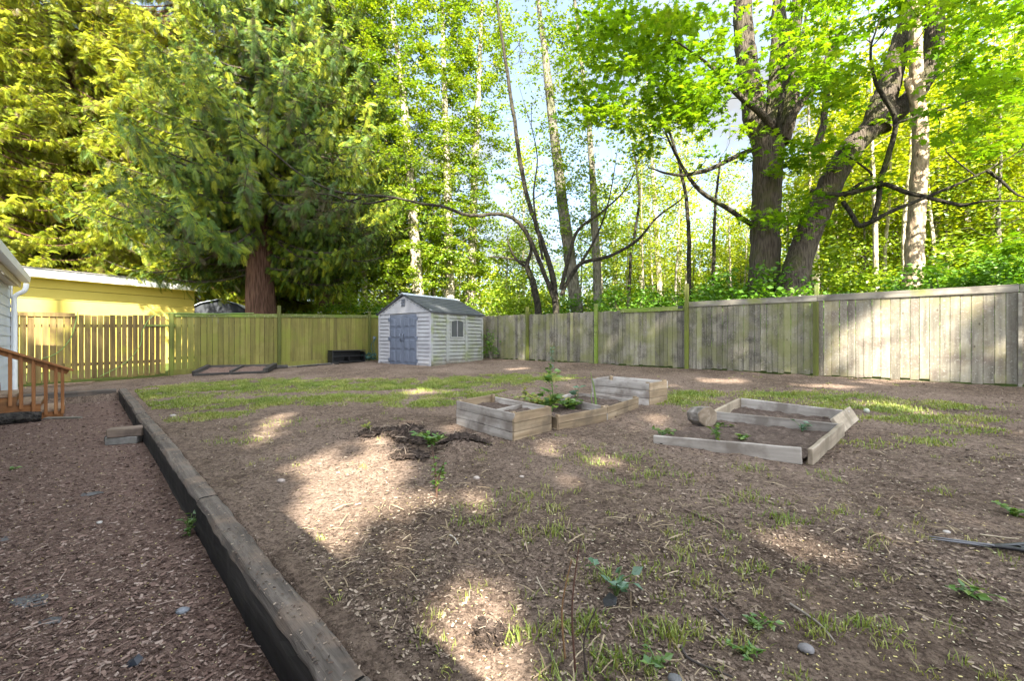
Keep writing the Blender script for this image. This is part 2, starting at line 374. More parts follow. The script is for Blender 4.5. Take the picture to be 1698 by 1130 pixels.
def bx(root, name, c, size, mat, bevel=.004, rnd=None):
    mb = MB(); mb.box((0, 0, 0), size, rnd=rnd, jit=.002); return mb.build(name, mat, root, loc=c, bevel=bevel)
# --- right-hand fence: local x runs from the viewer's end toward the far corner
RF0 = np.array([9.07, 7.55]); RDIR = np.array([-.7306, .6828]); RPH = math.atan2(RDIR[1], RDIR[0])
def rf_z(x): return float(plane(RF0[0]+RDIR[0]*x, RF0[1]+RDIR[1]*x))
rf = thing('plank_fence', 'long weathered grey plank fence with mossy posts along the right of the yard', 'fence', (RF0[0], RF0[1], 0), RPH)
# local +y points to -(outside)... the boards face the yard on local y>0
sx = [-2.9, 0., 2.95, 5.85, 8.7, 11.6, 14.5, 17.1]
for i in range(7):
    a, b = sx[i], sx[i+1]
    capped = i < 3
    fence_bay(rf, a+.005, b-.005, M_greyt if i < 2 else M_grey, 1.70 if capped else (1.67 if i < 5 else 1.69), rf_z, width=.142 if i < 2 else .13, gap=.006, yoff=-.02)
    if capped:
        z0, z1 = rf_z(a)+1.76, rf_z(b)+1.76
        pl = plank('cap_board', (a+.003, .012, z0-.075), (b-.003, .012, z1-.075), .142, .03, M_cap); pl.parent = rf
    for hz in (.35, 1.45):
        pl = plank('rail', (a, -.045, rf_z(a)+hz), (b, -.045, rf_z(b)+hz), .085, .035, M_cap); pl.parent = rf
for x, top, front, m in ((0, 1.66, 1, M_cap), (2.95, 2.05, 1, M_moss), (5.85, 2.32, 1, M_moss), (8.7, 1.92, 1, M_capg), (11.6, 1.95, 1, M_moss), (14.5, 1.75, 1, M_moss), (-2.9, 1.8, 1, M_cap)):
    if x == 2.95:
        bx(rf, 'post', (x+.02, .045, rf_z(x)+.83), (.10, .085, 1.68), m); bx(rf, 'post', (x+.02, -.085, rf_z(x)+1.2), (.08, .07, 1.75), M_capg)
    else: bx(rf, 'post', (x, .055, rf_z(x)+top/2-.05), (.095 if x != 0 else .05, .09, top+.1), m)
pl = plank('kick_board', (5.93, .025, rf_z(5.93)+1.60), (7.85, .025, rf_z(7.85)+1.60), .125, .03, M_capg, rnd=.7); pl.parent = rf
o = bx(rf, 'bracket', (6.02, .05, rf_z(6)+1.69), (.13, .025, .07), flat('black rubber', (.02, .02, .02), .6))
# --- back fence: local x runs from the corner behind the shed toward the left
BF0 = np.array([-3.47, 19.27]); BDIR = np.array([-.673, -.74]); BPH = math.atan2(BDIR[1], BDIR[0])
def bf_z(x): return float(plane(BF0[0]+BDIR[0]*x, BF0[1]+BDIR[1]*x))
def bf_xy(x): return BF0+BDIR*x
bf = thing('board_fence', 'tall board fence green with algae across the back left beside the shed', 'fence', (BF0[0], BF0[1], 0), BPH)
sx = [0.1, 3.31, 6.64, 9.58]
for i in range(3):
    a, b = sx[i], sx[i+1]
    fence_bay(bf, a, b, M_green, 1.72, bf_z, width=.15, gap=.005 if i < 2 else .011, yoff=-.02)
    pl = plank('cap_board', (a, .01, bf_z(a)+1.70), (b, .01, bf_z(b)+1.70), .12, .03, M_capg); pl.parent = bf
    pl = plank('bottom_board', (a, .008, bf_z(a)+.0), (b, .008, bf_z(b)+.0), .17, .025, M_green); pl.parent = bf
    for hz in (.45, 1.4):
        pl = plank('rail', (a, -.05, bf_z(a)+hz), (b, -.05, bf_z(b)+hz), .085, .035, M_green); pl.parent = bf
for x, top in ((3.31, 1.95), (6.64, 2.1), (9.52, 1.8), (.1, 1.8)):
    bx(bf, 'post', (x, .05, bf_z(x)+top/2-.05), (.09, .085, top+.1), M_moss)
# --- gapped gate section to the left of it
gt = thing('picket_gate', 'amber picket gate section with light shining through its gaps near the stairs', 'gate', (BF0[0], BF0[1], 0), BPH)
GX0, GX1 = 9.64, 13.5
fence_bay(gt, GX0, GX1, M_amber, 1.74, bf_z, width=.122, gap=.012, yoff=-.02, ragged=.016, name='picket_panel', botgap=.06)
for hz in (.4, 1.4):
    pl = plank('rail', (GX0, -.05, bf_z(GX0)+hz), (GX1, -.05, bf_z(GX1)+hz), .085, .035, M_amber); pl.parent = gt
pl = plank('latch_board', (GX0-.22, .03, bf_z(9.5)+1.42), (GX0+.42, .03, bf_z(9.8)+1.42), .06, .03, M_capg); pl.parent = gt
pl = plank('cap_board', (11.45, .012, bf_z(11.45)+1.68), (13.4, .012, bf_z(13.4)+1.68), .11, .03, M_amber); pl.parent = gt
bx(gt, 'post', (13.52, -.02, bf_z(13.52)+.9), (.09, .09, 1.9), M_amber)
# lines / thin hose hung over the fence
M_ghose = flat('light green hose', (.17, .28, .07), .5)
def fl(x, z, y=.035):
    p = BF0+BDIR*x; nrm = np.array([-BDIR[1], BDIR[0]])
    return (p[0]+nrm[0]*y, p[1]+nrm[1]*y, bf_z(x)+z)
def smooth(pts, n=8):
    pts = [Vector([float(c) for c in p]) for p in pts]; out = []
    P = [pts[0]]+pts+[pts[-1]]
    for i in range(1, len(P)-2):
        for k in range(n):
            t = k/n; a, b, c, d = P[i-1], P[i], P[i+1], P[i+2]
            out.append(.5*((2*b)+(-a+c)*t+(2*a-5*b+4*c-d)*t*t+(-a+3*b-3*c+d)*t**3))
    out.append(pts[-1]); return np.array([list(p) for p in out])
mb = MB(); mb.tube(smooth([fl(7.4, 1.84, .04), fl(8.6, 1.80, .05), fl(9.6, 1.81, .05), fl(9.95, 1.7), fl(10.15, 1.3), fl(10.2, .9), fl(10.5, .45), fl(11.0, .12)]), .010, 6)
tag(mb.build('green_hose', M_ghose), 'thin light green hose looped over the fence top and hanging beside the latch board', 'hose')
mb = MB(); mb.tube(smooth([fl(11.4, 1.82, .04), fl(11.45, 1.5), fl(11.55, 1.1), fl(11.8, .75), fl(12.2, .6)]), .010, 6)
tag(mb.build('green_hose', M_ghose), 'thin green hose curving down the lit pickets just behind the stair railing', 'hose')

# ================================================================== HOUSE (left edge) and STAIRS
M_side = flat('white house siding', (.62, .66, .72), .6, .06, 2)
M_trim = flat('cream fascia', (.55, .46, .33), .5, .08, 3)
M_white = flat('white paint', (.78, .78, .76), .45, .05, 3)
M_roof = flat('grey asphalt shingle', (.16, .15, .14), .9, .3, 12, .4)
H0 = np.array(xy(0, -1.76)); HPH = math.atan2(U[1], U[0])
tw = (9.1-H0[1])/U[1]
hz0 = float(B_*8-.3)
hs = thing('house', 'white sided house with gutter and downspout at the left edge', 'house', (H0[0], H0[1], 0), HPH)
mb = MB(); x0 = -9.
zz = hz0-.3
while zz < 2.5:                              # lapped siding
    h = min(.2, 2.5-zz)
    mb.add([(x0, -.012, zz), (tw, -.012, zz), (tw, 0, zz+h), (x0, 0, zz+h), (x0, .2, zz), (tw, .2, zz), (tw, .2, zz+h), (x0, .2, zz+h)],
           [[0, 1, 2, 3], [1, 5, 6, 2], [4, 0, 3, 7], [0, 4, 5, 1], [5, 4, 7, 6]], 0, .5); zz += h
mb.box(((x0+tw)/2, 3.3, 1.1), (tw-x0-.01, 6.2, 2.9)); mb.build('wall', M_side, hs)
# shed-side faces local -y (toward the yard)
mb = MB(); E = -.18                          # eave line in local y
mb.prism([(0, 0), (1, 0), (1, 1), (0, 1)], 0, 1) if False else None
def slab(pts, th):                            # a roof sheet from four top corners
    V = [tuple(p) for p in pts]+[(p[0], p[1], p[2]-th) for p in pts]
    return V, [[0, 1, 2, 3], [7, 6, 5, 4], [0, 4, 5, 1], [1, 5, 6, 2], [2, 6, 7, 3], [3, 7, 4, 0]]
xe = (8.75-H0[1])/U[1]
V, Fc = slab([(-9.4, E-.05, 2.6), (xe, E-.05, 2.6), (xe, 3.3, 3.55), (-9.4, 3.3, 3.55)], .07); mb.add(V, Fc)
V, Fc = slab([(-9.4, 3.3, 3.55), (xe, 3.3, 3.55), (xe, 6.9, 2.6), (-9.4, 6.9, 2.6)], .07); mb.add(V, Fc)
rfo = mb.build('roof', M_roof, hs)
bx(hs, 'fascia', ((-9.4+xe)/2, E+.01, 2.42), (xe+9.38, .025, .2), M_trim)
bx(hs, 'soffit', ((-9.4+xe)/2, E/2+.02, 2.35), (xe+9.36, -E-.06, .02), M_trim)
mb = MB(); o_ = [(-.12, 0), (0, 0), (0, .11), (-.01, .11), (-.01, .012), (-.105, .012), (-.125, .11), (-.14, .11)]
V = np.array([[xx, E-.006+a, 2.43+b] for xx in (-9.4, xe) for a, b in o_]); n8 = len(o_)
mb.add(V, [[i, (i+1) % n8, n8+(i+1) % n8, n8+i] for i in range(n8)], 0, .4); mb.add(V[:n8], [[0, 1, 2, 3, 4, 5, 6, 7]], 0); mb.add(V[n8:], [[7, 6, 5, 4, 3, 2, 1, 0]], 0)
gut = mb.build('gutter', M_white, hs)
bx(hs, 'barge_board', (xe-.012, 1.5, 2.9), (.03, .01, .01), M_trim) if False else None
mb = MB(); mb.tube(smooth([(tw-.16, E-.06, 2.44), (tw-.16, E-.03, 2.28), (tw-.12, -.08, 2.15), (tw-.1, -.07, 1.9), (tw-.1, -.07, 1.0), (tw-.1, -.07, -.15)]), .042, 10)
mb.build('downspout', M_white, hs)
bx(hs, 'corner_trim', (tw-.04, -.026, 1.1), (.12, .02, 2.6), M_white)

M_stair = wood('stained stair wood', [(.17, .068, .025), (.29, .125, .045), (.39, .19, .075)], 0, fine=11, vary=.35, dirt=(.16, .09, .04))
M_stairv = wood('stained baluster wood', [(.19, .075, .028), (.30, .13, .048), (.40, .195, .08)], 2, fine=11, vary=.3)
M_tread = wood('worn tread', [(.2, .13, .085), (.3, .21, .145), (.4, .3, .22)], 1, fine=10, vary=.25)
sb = gl(108, 691); dS = float(td(*sb)[1]); tS = float(td(*sb)[0])
# local x = N (away from the house), local y = U (deeper along the wall)
st = thing('wooden_stairs', 'reddish brown wooden stairs with a slatted handrail at the left', 'stairs', (sb[0], sb[1], float(ground(*sb))), math.atan2(N[1], N[0]))
run, rise, W_ = .27, .148, 1.05
xb = 0.
for k in range(4):                            # treads from the bottom up
    x1 = xb-.02-k*run; z1 = rise*(k+1)
    nm = 'tread' if k < 3 else 'landing'; dep = run+.03 if k < 3 else .75
    o = plank(nm, (x1-dep+.0, -.0, z1-.04), (x1-dep, W_, z1-.04), .04, .001, M_tread) if False else bx(st, nm, (x1-dep/2, W_/2, z1-.02), (dep, W_+.02, .04), M_tread)
    bx(st, 'riser', (x1-.035, W_/2, z1-rise/2-.022), (.02, W_-.04, rise-.044), M_stair)
for y in (-.02, W_+.02):
    mb = MB(); mb.prism([(-.02, 0), (-.02, rise-.045), (-.29, rise-.045), (-.29, 2*rise-.045), (-.56, 2*rise-.045), (-.56, 3*rise-.045), (-.83, 3*rise-.045), (-.83, 4*rise-.045), (-1.5, 4*rise-.045), (-1.5, 1.6*rise), (-.5, 0)], y-.02, y+.02); mb.build('stringer', M_stair, st, bevel=.003)
def rail_z(x): return .85+(-x)*.48
bal = [-.03, -.11, -.23, -.37, -.51, -.63, -.79, -.95]
for i, x in enumerate(bal):
    z0 = .06+max(0, -x-.25)*.52; z1 = rail_z(x)
    bx(st, 'baluster', (x, -.058, (z0+z1)/2), (.045, .036, z1-z0), M_stairv, rnd=.15+.1*i)
pl = plank('handrail', (.1, -.075, rail_z(.1)), (-1.45, -.075, rail_z(-1.45)), .04, .10, M_stair); pl.parent = st
pl = plank('rail', (.02, -.03, rail_z(.02)-.09), (-1.45, -.03, rail_z(-1.45)-.09), .085, .03, M_stair); pl.parent = st
# odds and ends by the stairs
p = gl(118, 694); mb = MB(); mb.box((0, 0, .012), (.55, .09, .03), jit=.004)
o = mb.build('board_offcut', M_cap, loc=(p[0]-.12, p[1]-.02, float(ground(p[0]-.12, p[1]-.02))), rotz=.1, bevel=.003); tag(o, 'flat grey board lying at the foot of the stairs', 'board')
p = gl(128, 668); o = plank('board_offcut', (p[0]-.45, p[1]-.18, float(ground(*p))+.01), (p[0]+.33, p[1]+.22, float(ground(*p))+.03), .05, .14, M_cap, ends=.02); tag(o, 'weathered plank resting beyond the stair foot beside the low cross tie', 'board')
p = gl(112, 654); o = plank('board_offcut', (p[0]-.3, p[1]-.3, float(ground(*p))+.01), (p[0]+.55, p[1]+.1, float(ground(*p))+.06), .035, .12, M_tread, ends=.02); tag(o, 'thin brownish plank lying behind the lowest stair tread', 'board')
p = gl(35, 702); mb = MB()
pth = smooth([(p[0]-.5, p[1]-.35, float(ground(p[0]-.5, p[1]-.35))+.09), (p[0], p[1], float(ground(*p))+.085), (p[0]+.16, p[1]+.16, float(ground(p[0]+.16, p[1]+.16))+.07)])
mb.tube(pth, np.linspace(.11, .085, len(pth)), 12, lump=.06)
tag(mb.build('log', bark('charred bark', (.012, .011, .01), (.03, .027, .024), (.06, .052, .045), (1.5, 9, 9))), 'short blackened log lying under the stairs', 'log')
p = gl(4, 690); mb = MB(); mb.tube([(0, 0, .0), (0, 0, .3)], [.15, .17], 16); mb.tube([(0, 0, .285), (0, 0, .315)], [.178, .178], 16)
o = mb.build('bucket', flat('blue grey plastic', (.16, .19, .24), .5), loc=(p[0]-.03, p[1], float(ground(*p)))); tag(o, 'blue grey bucket standing against the house wall under the stairs', 'bucket')
# two blocks
p = gl(196, 738)
zg = float(ground(*p))
mb = MB(); mb.box((0, 0, .05), (.36, .19, .10), jit=.004); o = mb.build('concrete_block', flat('grey concrete', (.24, .225, .205), .9, .2, 20, .5), loc=(p[0], p[1]+.1, zg), rotz=.25, bevel=.008); tag(o, 'grey concrete block, lower of the two stacked on the mulch', 'block')
mb = MB(); mb.box((0, 0, .055), (.38, .17, .11), jit=.012); o = mb.build('wood_block', wood('old timber chunk', [(.10, .075, .055), (.2, .15, .115), (.33, .26, .2)], 0, fine=9, dirt=(.08, .06, .05)), loc=(p[0]+.03, p[1]+.1, zg+.102), rotz=.42, bevel=.01); tag(o, 'rough brown timber chunk lying on top of the grey block', 'block')
p2 = gl(182, 737); mb = MB(); mb.box((0, 0, .045), (.14, .12, .10), jit=.015); o = mb.build('stone', flat('dark stone', (.06, .055, .05), .9, .3, 12, .5), loc=(p2[0]-.11, p2[1]+.16, zg), rotz=.6, bevel=.02); tag(o, 'dark stone leaning at the left end of the stacked blocks', 'stone')

# ================================================================== BUILDINGS BEYOND THE BACK FENCE
M_yel = NT('yellow siding'); 
_v = M_yel.coord('Object'); M_yel = M_yel.principled(M_yel.ramp(M_yel.noise(_v, 1.4, 5, .6), [(.3, (.52, .41, .085)), (.7, (.59, .475, .115))]), .6, M_yel.bump(M_yel.noise(_v, 20, 3), .06, .004))
NB = np.array([-13.55, 18.]); ND = np.array([-.497, -.868]); NPH = math.atan2(ND[1], ND[0])
zb = float(plane(*NB))
nb = thing('neighbour_building', 'long low yellow building with white roof edge behind the picket gate', 'building', (NB[0], NB[1], 0), NPH)
LB = 9.0
mb = MB()
for z0, z1, y in ((zb-.6, 1.34, 0), (1.355, 2.04, .006), (2.055, 2.58, .012), (2.595, 2.95, .018), (2.965, 3.42, .024)): mb.box((LB/2, y-.1, (z0+z1)/2), (LB, .2, z1-z0), rnd=.5)
mb.box((LB/2, -2.6, 1.6), (LB-.02, 4.7, 3.3)); mb.build('wall', M_yel, nb)
mb = MB(); mb.box((LB/2-.05, .5, 3.38+.02), (LB+.5, .03, .27)); mb.box((-.28, -2.1, 3.40), (.03, 5.2, .27)); mb.build('fascia', M_white, nb, bevel=.004)
mb = MB(); V, Fc = slab([(-.33, .55, 3.575), (LB+.3, .55, 3.575), (LB+.3, -4.9, 3.70), (-.33, -4.9, 3.70)], .035); mb.add(V, Fc); mb.build('roof', M_roof, nb)
mb = MB(); mb.box((LB/2, .27, 3.27), (LB+.3, .45, .02)); mb.build('soffit', M_yel, nb)
# tent-like carport
pc = at(362, 512, 21.); zc = float(plane(pc[0], pc[1]))
tn = thing('carport', 'dark gabled canopy with pale top between yellow building and big cedar', 'canopy', (pc[0], pc[1], 0), .35)
M_dark = flat('dark canvas', (.02, .024, .03), .7); M_pale = flat('pale canvas', (.42, .46, .5), .5)
mb = MB(); mb.prism([(-1.35, zc), (-1.35, 2.62), (-.7, 3.05), (0.05, 3.24), (.8, 3.05), (1.4, 2.62), (1.4, zc)], -.02, .02); mb.build('end_wall', M_dark, tn)
mb = MB(); rw = [(-1.5, 2.60), (-.72, 3.07), (0.05, 3.27), (.82, 3.07), (1.5, 2.6)]
for (a, b), (c, d) in zip(rw[:-1], rw[1:]): V, Fc = slab([(a, -.12, b), (c, -.12, d), (c, 3.5, d), (a, 3.5, b)], .03); mb.add(V, Fc)
mb.build('roof', M_pale, tn)
mb = MB(); mb.box((-1.38, 1.7, (zc+2.6)/2), (.03, 3.3, 2.6-zc)); mb.box((1.42, 1.7, (zc+2.6)/2), (.03, 3.3, 2.6-zc)); mb.build('side_wall', M_dark, tn)
pc = at(588, 520, 24.); zc = float(plane(pc[0], pc[1]))
ob = thing('outbuilding', 'low outbuilding with flat pale roof seen over the fence left of the shed', 'building', (pc[0], pc[1], 0), .05)
mb = MB(); mb.box((0, 1.5, (zc+2.5)/2-.1), (3.6, 3, 2.4)); mb.build('wall', flat('grey wall', (.3, .3, .28), .7), ob)
mb = MB(); mb.box((0, 1.5, 2.78), (4., 3.5, .13)); mb.build('roof', M_white, ob, bevel=.01)
# ================================================================== SHED
M_vinyl = NT('grey plastic siding'); _v = M_vinyl.coord('Object')
_c = M_vinyl.ramp(M_vinyl.noise(_v, 2.2, 5, .6), [(.35, (.255, .25, .26)), (.7, (.335, .33, .34))])
_m = M_vinyl.noise(M_vinyl.coord('Object', (.6, .6, 1.5)), 2.2, 5, .65)
M_vinylg_col = M_vinyl.mix(M_vinyl.ramp(_m, [(.66, 0.), (.8, .4)]), _c, (.3, .33, .2))
M_vinyl = M_vinyl.principled(M_vinylg_col, .55, M_vinyl.bump(M_vinyl.noise(_v, 60, 2), .06, .002))
q_ = NT('grey plastic siding with algae'); _v = q_.coord('Object')
_c = q_.ramp(q_.noise(_v, 2.2, 5, .6), [(.35, (.26, .265, .25)), (.7, (.34, .345, .33))])
_m = q_.noise(q_.coord('Object', (1, 1, 1.2)), 1.9, 6, .65, .3)
_z = q_.n('ShaderNodeSeparateXYZ'); q_.l(_v, _z.inputs[0]); _g = q_.math('ADD', q_.math('MULTIPLY', _z.outputs[2], 1.6), q_.noise(_v, 5, 5, .7))
_c = q_.mix(q_.ramp(_g, [(.55, .8), (.95, 0.)]), _c, (.16, .13, .10))
M_vinylg = q_.principled(q_.mix(q_.ramp(_m, [(.44, 0.), (.62, .8)]), _c, (.20, .225, .10)), .6, q_.bump(q_.noise(_v, 60, 2), .06, .002))
M_door = flat('slate blue plastic', (.098, .112, .147), .5, .12, 3)
M_hinge = flat('dark grey plastic', (.10, .115, .15), .45)
M_slate = NT('slate grey roof'); _v = M_slate.coord('Object')
_c = M_slate.ramp(M_slate.noise(_v, 3, 5, .6), [(.35, (.042, .046, .052)), (.7, (.075, .08, .087))])
_d = M_slate.ramp(M_slate.noise(_v, 18, 4, .7), [(.62, 0.), (.72, .6)])
M_slate = M_slate.principled(M_slate.mix(_d, _c, (.2, .16, .09)), .6, M_slate.bump(M_slate.noise(_v, 40, 3), .15, .004))
M_glass = flat('dark window pane', (.075, .08, .082), .18, .1, 2, .02, spec=.6)
SL, SW, SH, SR = 2.76, 2.63, 1.80, .60
nc = gp(715, 607); rz = math.radians(-36)
lx = np.array([math.cos(rz), math.sin(rz)]); ly = np.array([-math.sin(rz), math.cos(rz)])
sc_ = nc-lx*SL/2
zs = float(plane(*nc))-.02
shed = thing('garden_shed', 'grey plastic garden shed with slate blue double doors and gabled roof', 'shed', (sc_[0], sc_[1], zs), rz)
hx = SL/2
def siding(mb, a, b, z0, z1, n, axis, off, depth=.034, sign=-1):
    """lapped strips from a to b along x (axis 0, facing local -y at y=off) or along y (axis 1, facing +x at x=off)"""
    h = (z1-z0)/n
    for i in range(n):
        z = z0+i*h
        pr = [(0, z), (depth, z+.012), (depth*.75, z+h*.80), (0, z+h*.86), (0, z+h)]
        if axis == 0: V = [(s, off-p, zz) for s in (a, b) for p, zz in pr]
        else: V = [(off+p, s, zz) for s in (a, b) for p, zz in pr]
        Fc = [[j, 5+j, 6+j, j+1] for j in range(4)]
        if axis == 0: Fc = [f for f in Fc]
        mb.add(V, Fc, 0, .5); mb.add(V[:5], [[0, 1, 2, 3, 4]], 0, .5); mb.add(V[5:], [[4, 3, 2, 1, 0]], 0, .5)
DW = 1.42; dc = -.03                          # door pair
dl, dr = dc-DW/2, dc+DW/2
mb = MB()
mb.box(((-hx+dl)/2, .03, SH/2), (dl+hx, .04, SH)); mb.box(((hx+dr)/2, .03, SH/2), (hx-dr, .04, SH)); mb.box((dc, .05, SH/2), (DW, .04, SH))
siding(mb, -hx+.09, dl-.05, .06, SH-.04, 13, 0, .01); siding(mb, dr+.06, hx-.1, .06, SH-.04, 13, 0, .01)
for xx in (-hx+.045, hx-.05): mb.box((xx, .0, SH/2), (.09, .05, SH))
for xx in (dl-.025, dr+.03): mb.box((xx, .0, SH/2), (.05, .045, SH))
mb.box((0, .0, SH+.02), (SL, .06, .045)); mb.build('front_wall', M_vinyl, shed, bevel=.006)
for s in (0, 1):                              # doors
    x0, x1 = (dl, dc-.004) if s == 0 else (dc+.004, dr)
    mb = MB(); mb.box(((x0+x1)/2, .005, SH/2-.01), (x1-x0, .04, SH-.06))
    w = (x1-x0)
    rows = [(.10, .50), (.56, .90), (.96, 1.28), (1.34, SH-.14)]
    for cx in (x0+w*.28, x0+w*.72):
        for za, zb2 in rows:
            pw, ph = w*.34, zb2-za
            mb.add([(cx-pw/2, -.015, za), (cx+pw/2, -.015, za), (cx+pw/2, -.015, zb2), (cx-pw/2, -.015, zb2),
                    (cx-pw/2+.035, -.034, za+.035), (cx+pw/2-.035, -.034, za+.035), (cx+pw/2-.035, -.034, zb2-.035), (cx-pw/2+.035, -.034, zb2-.035)],
                   [[4, 5, 6, 7], [0, 1, 5, 4], [1, 2, 6, 5], [2, 3, 7, 6], [3, 0, 4, 7]], 0, .5)
            for ex, ez, ew, eh in ((cx, za-.008, pw+.03, .014), (cx, zb2+.008, pw+.03, .014), (cx-pw/2-.008, (za+zb2)/2, .014, ph), (cx+pw/2+.008, (za+zb2)/2, .014, ph)):
                mb.box((ex, -.018, ez), (ew, .012, eh), rnd=.4)
    door = mb.build('door', M_door, shed, bevel=.004)
    for hz in (.16, .92, SH-.2):
        mb = MB(); ex = x0-.01 if s == 0 else x1+.01; mb.box((ex, -.025, hz), (.09, .05, .13)); mb.tube([(ex+(.03 if s == 0 else -.03), -.055, hz-.06), (ex+(.03 if s == 0 else -.03), -.055, hz+.06)], .016, 8)
        h = mb.build('hinge', M_hinge, door, bevel=.006)
    mb = MB(); ex = x1-.07 if s == 0 else x0+.07
    mb.tube(smooth([(ex, -.03, .84), (ex, -.085, .88), (ex+(.03 if s == 0 else -.0), -.10, .97), (ex, -.085, 1.06), (ex, -.03, 1.10)]), .019, 8); mb.box((ex, -.028, .97), (.07, .02, .32))
    mb.build('handle', M_hinge, door, bevel=.004)
# gable with vent and the notched row under the roof
mb = MB(); mb.prism([(-hx, SH+.045), (hx, SH+.045), (hx, SH+.06), (0, SH+SR), (-hx, SH+.06)], -.01, .04, 0, .5)
gb = mb.build('gable', M_vinyl, shed)
mb = MB()
for k in range(5):
    z = SH+.24+k*.055; mb.add([(-.1, -.012, z), (.1, -.012, z), (.1, -.045, z+.012), (-.1, -.045, z+.012), (-.1, -.012, z+.04), (.1, -.012, z+.04)], [[0, 1, 2, 3], [3, 2, 5, 4]], 0, .4)
mb.build('vent', M_hinge, gb)
mb = MB()
for s in (-1, 1):
    for k in range(7):
        t = .1+k*.125; x = s*hx*(1-t); z = SH+.06+SR*t-.11
        a = math.atan2(SR, -s*hx)
        c, si = math.cos(a), math.sin(a); R = np.array([[c, 0, -si], [0, 1, 0], [si, 0, c]])
        mb.box((x, -.014, z), (.085, .01, .022), R)
mb.build('notch_strip', M_hinge, gb)
# side walls with ribs, window on the right-hand one
def side(sign):
    mb = MB(); x = sign*hx
    mb.box((x-sign*.03, SW/2, SH/2), (.04, SW-.02, SH))
    pans = [(.09, .66), (.84, 1.62), (1.78, SW-.10)]
    ribs = [(0.0, .08), (.67, .83), (1.63, 1.77), (SW-.09, SW)]
    m2 = MB()
    for a, b in pans:
        siding(m2, a, b, .06, SH-.05, 13, 1, 0)
    for V_, P_ in zip(m2.V, [None]*len(m2.V)): V_[:, 0] = x-sign*.01+sign*V_[:, 0]
    for a, b in ribs: m2.box((x-sign*.0, (a+b)/2, SH/2), (.06, b-a, SH))
    m2.box((x, SW/2, SH-.02), (.055, SW, .05)); m2.box((x, SW/2, .03), (.06, SW, .06))
    for V_ in m2.V: mb.V.append(V_)
    for f, m, r, sm in m2.P: mb.P.append((f+8, m, r, sm))
    mb.n += m2.n
    return mb.build('side_wall', M_vinylg if sign > 0 else M_vinyl, shed)
sw = side(1); side(-1)
bx(shed, 'back_wall', (0, SW-.02, SH/2), (SL, .04, SH), M_vinyl)
mb = MB(); mb.prism([(-hx, SH), (hx, SH), (hx, SH+.06), (0, SH+SR), (-hx, SH+.06)], SW-.04, SW); mb.build('gable', M_vinyl, shed)
wy0, wy1, wz0, wz1 = .91, 1.51, .98, 1.56
arch = [(wy0, wz0), (wy1, wz0), (wy1, wz1-.05), (wy1-.14, wz1-.012), ((wy0+wy1)/2, wz1), (wy0+.14, wz1-.012), (wy0, wz1-.05)]
def arch_poly(gx):
    c = ((wy0+wy1)/2, (wz0+wz1)/2); return [(c[0]+(a-c[0])*gx, c[1]+(b-c[1])*gx) for a, b in arch]
mb = MB(); o1, o2 = arch_poly(1.14), arch_poly(1.0); n7 = 7
V = [(hx+.045, a, b) for a, b in o1]+[(hx+.045, a, b) for a, b in o2]+[(hx, a, b) for a, b in o1]+[(hx+.02, a, b) for a, b in o2]
mb.add(V, [[i, (i+1) % n7, n7+(i+1) % n7, n7+i] for i in range(n7)]+[[14+i, 14+(i+1) % n7, (i+1) % n7, i] for i in range(n7)]+[[n7+i, n7+(i+1) % n7, 21+(i+1) % n7, 21+i] for i in range(n7)], 0, .5)
win = mb.build('window', M_vinylg, shed)
mb = MB(); mb.add([(hx+.028, a, b) for a, b in o2], [list(range(7))], 0, .5); mb.build('pane', M_glass, win)
mb = MB(); mb.box((hx+.036, (wy0+wy1)/2, (wz0+wz1)/2), (.014, .022, wz1-wz0-.01)); mb.build('mullion', M_vinyl, win)
# roof: stepped courses on both slopes
mb = MB(); nco = 9; ov = .07; sl = hx+ov
for s in (-1, 1):
    for k in range(nco):
        f0, f1 = k/nco, (k+1)/nco+.012
        xa, xb_ = s*sl*(1-f0), s*sl*(1-f1); za, zb2 = SH+.0+(SR+.07)*f0+.028, SH+.0+(SR+.07)*f1+.012
        for j in range(9):                    # tabs
            ya, yb = -.08+(SW+.16)*j/9, -.08+(SW+.16)*(j+1)/9-.006
            mb.add([(xa, ya, za), (xa, yb, za), (xb_, yb, zb2), (xb_, ya, zb2), (xa, ya, za-.02), (xa, yb, za-.02)], [[0, 1, 2, 3][::s], [4, 5, 1, 0][::s]], 0, random.random())
    V, Fc = slab([(s*sl, -.08, SH+.005), (s*sl, SW+.08, SH+.005), (0, SW+.08, SH+SR+.07), (0, -.08, SH+SR+.07)], .035); mb.add(V, Fc, 0, .5)
roof = mb.build('roof', M_slate, shed)
mb = MB(); mb.prism([(-.11, SH+SR+.045), (0, SH+SR+.095), (.11, SH+SR+.045), (.11, SH+SR+.065), (0, SH+SR+.118), (-.11, SH+SR+.065)], -.085, SW+.085); mb.build('ridge_cap', M_pale, roof)

# things beside the shed
p = gp(567, 601); zb = float(plane(*p))
cab = thing('black_cabinet', 'low black open shelf unit standing by the fence left of the shed', 'shelf', (*(bf_xy(4.4)+np.array([.74, -.673])*.36), bf_z(4.4)-.02), math.atan2(.74, .673))
M_blk = flat('black laminate', (.012, .012, .013), .4)
CW, CH, CD = 1.28, .50, .40
mb = MB(); mb.box((0, 0, CH-.02), (CW, CD, .04)); mb.build('top', M_blk, cab, bevel=.004)
for x in (-CW/2+.02, CW/2-.02): bx(cab, 'side_panel', (x, 0, CH/2-.03), (.035, CD-.01, CH-.06), M_blk)
bx(cab, 'shelf', (0, .01, .27), (CW-.08, CD-.04, .03), M_blk); bx(cab, 'bottom', (0, 0, .07), (CW-.08, CD-.01, .035), M_blk); bx(cab, 'back_panel', (0, CD/2-.01, CH/2), (CW-.04, .015, CH-.07), M_blk)
bx(cab, 'divider', (0, .01, .17), (.03, CD-.05, .17), M_blk)
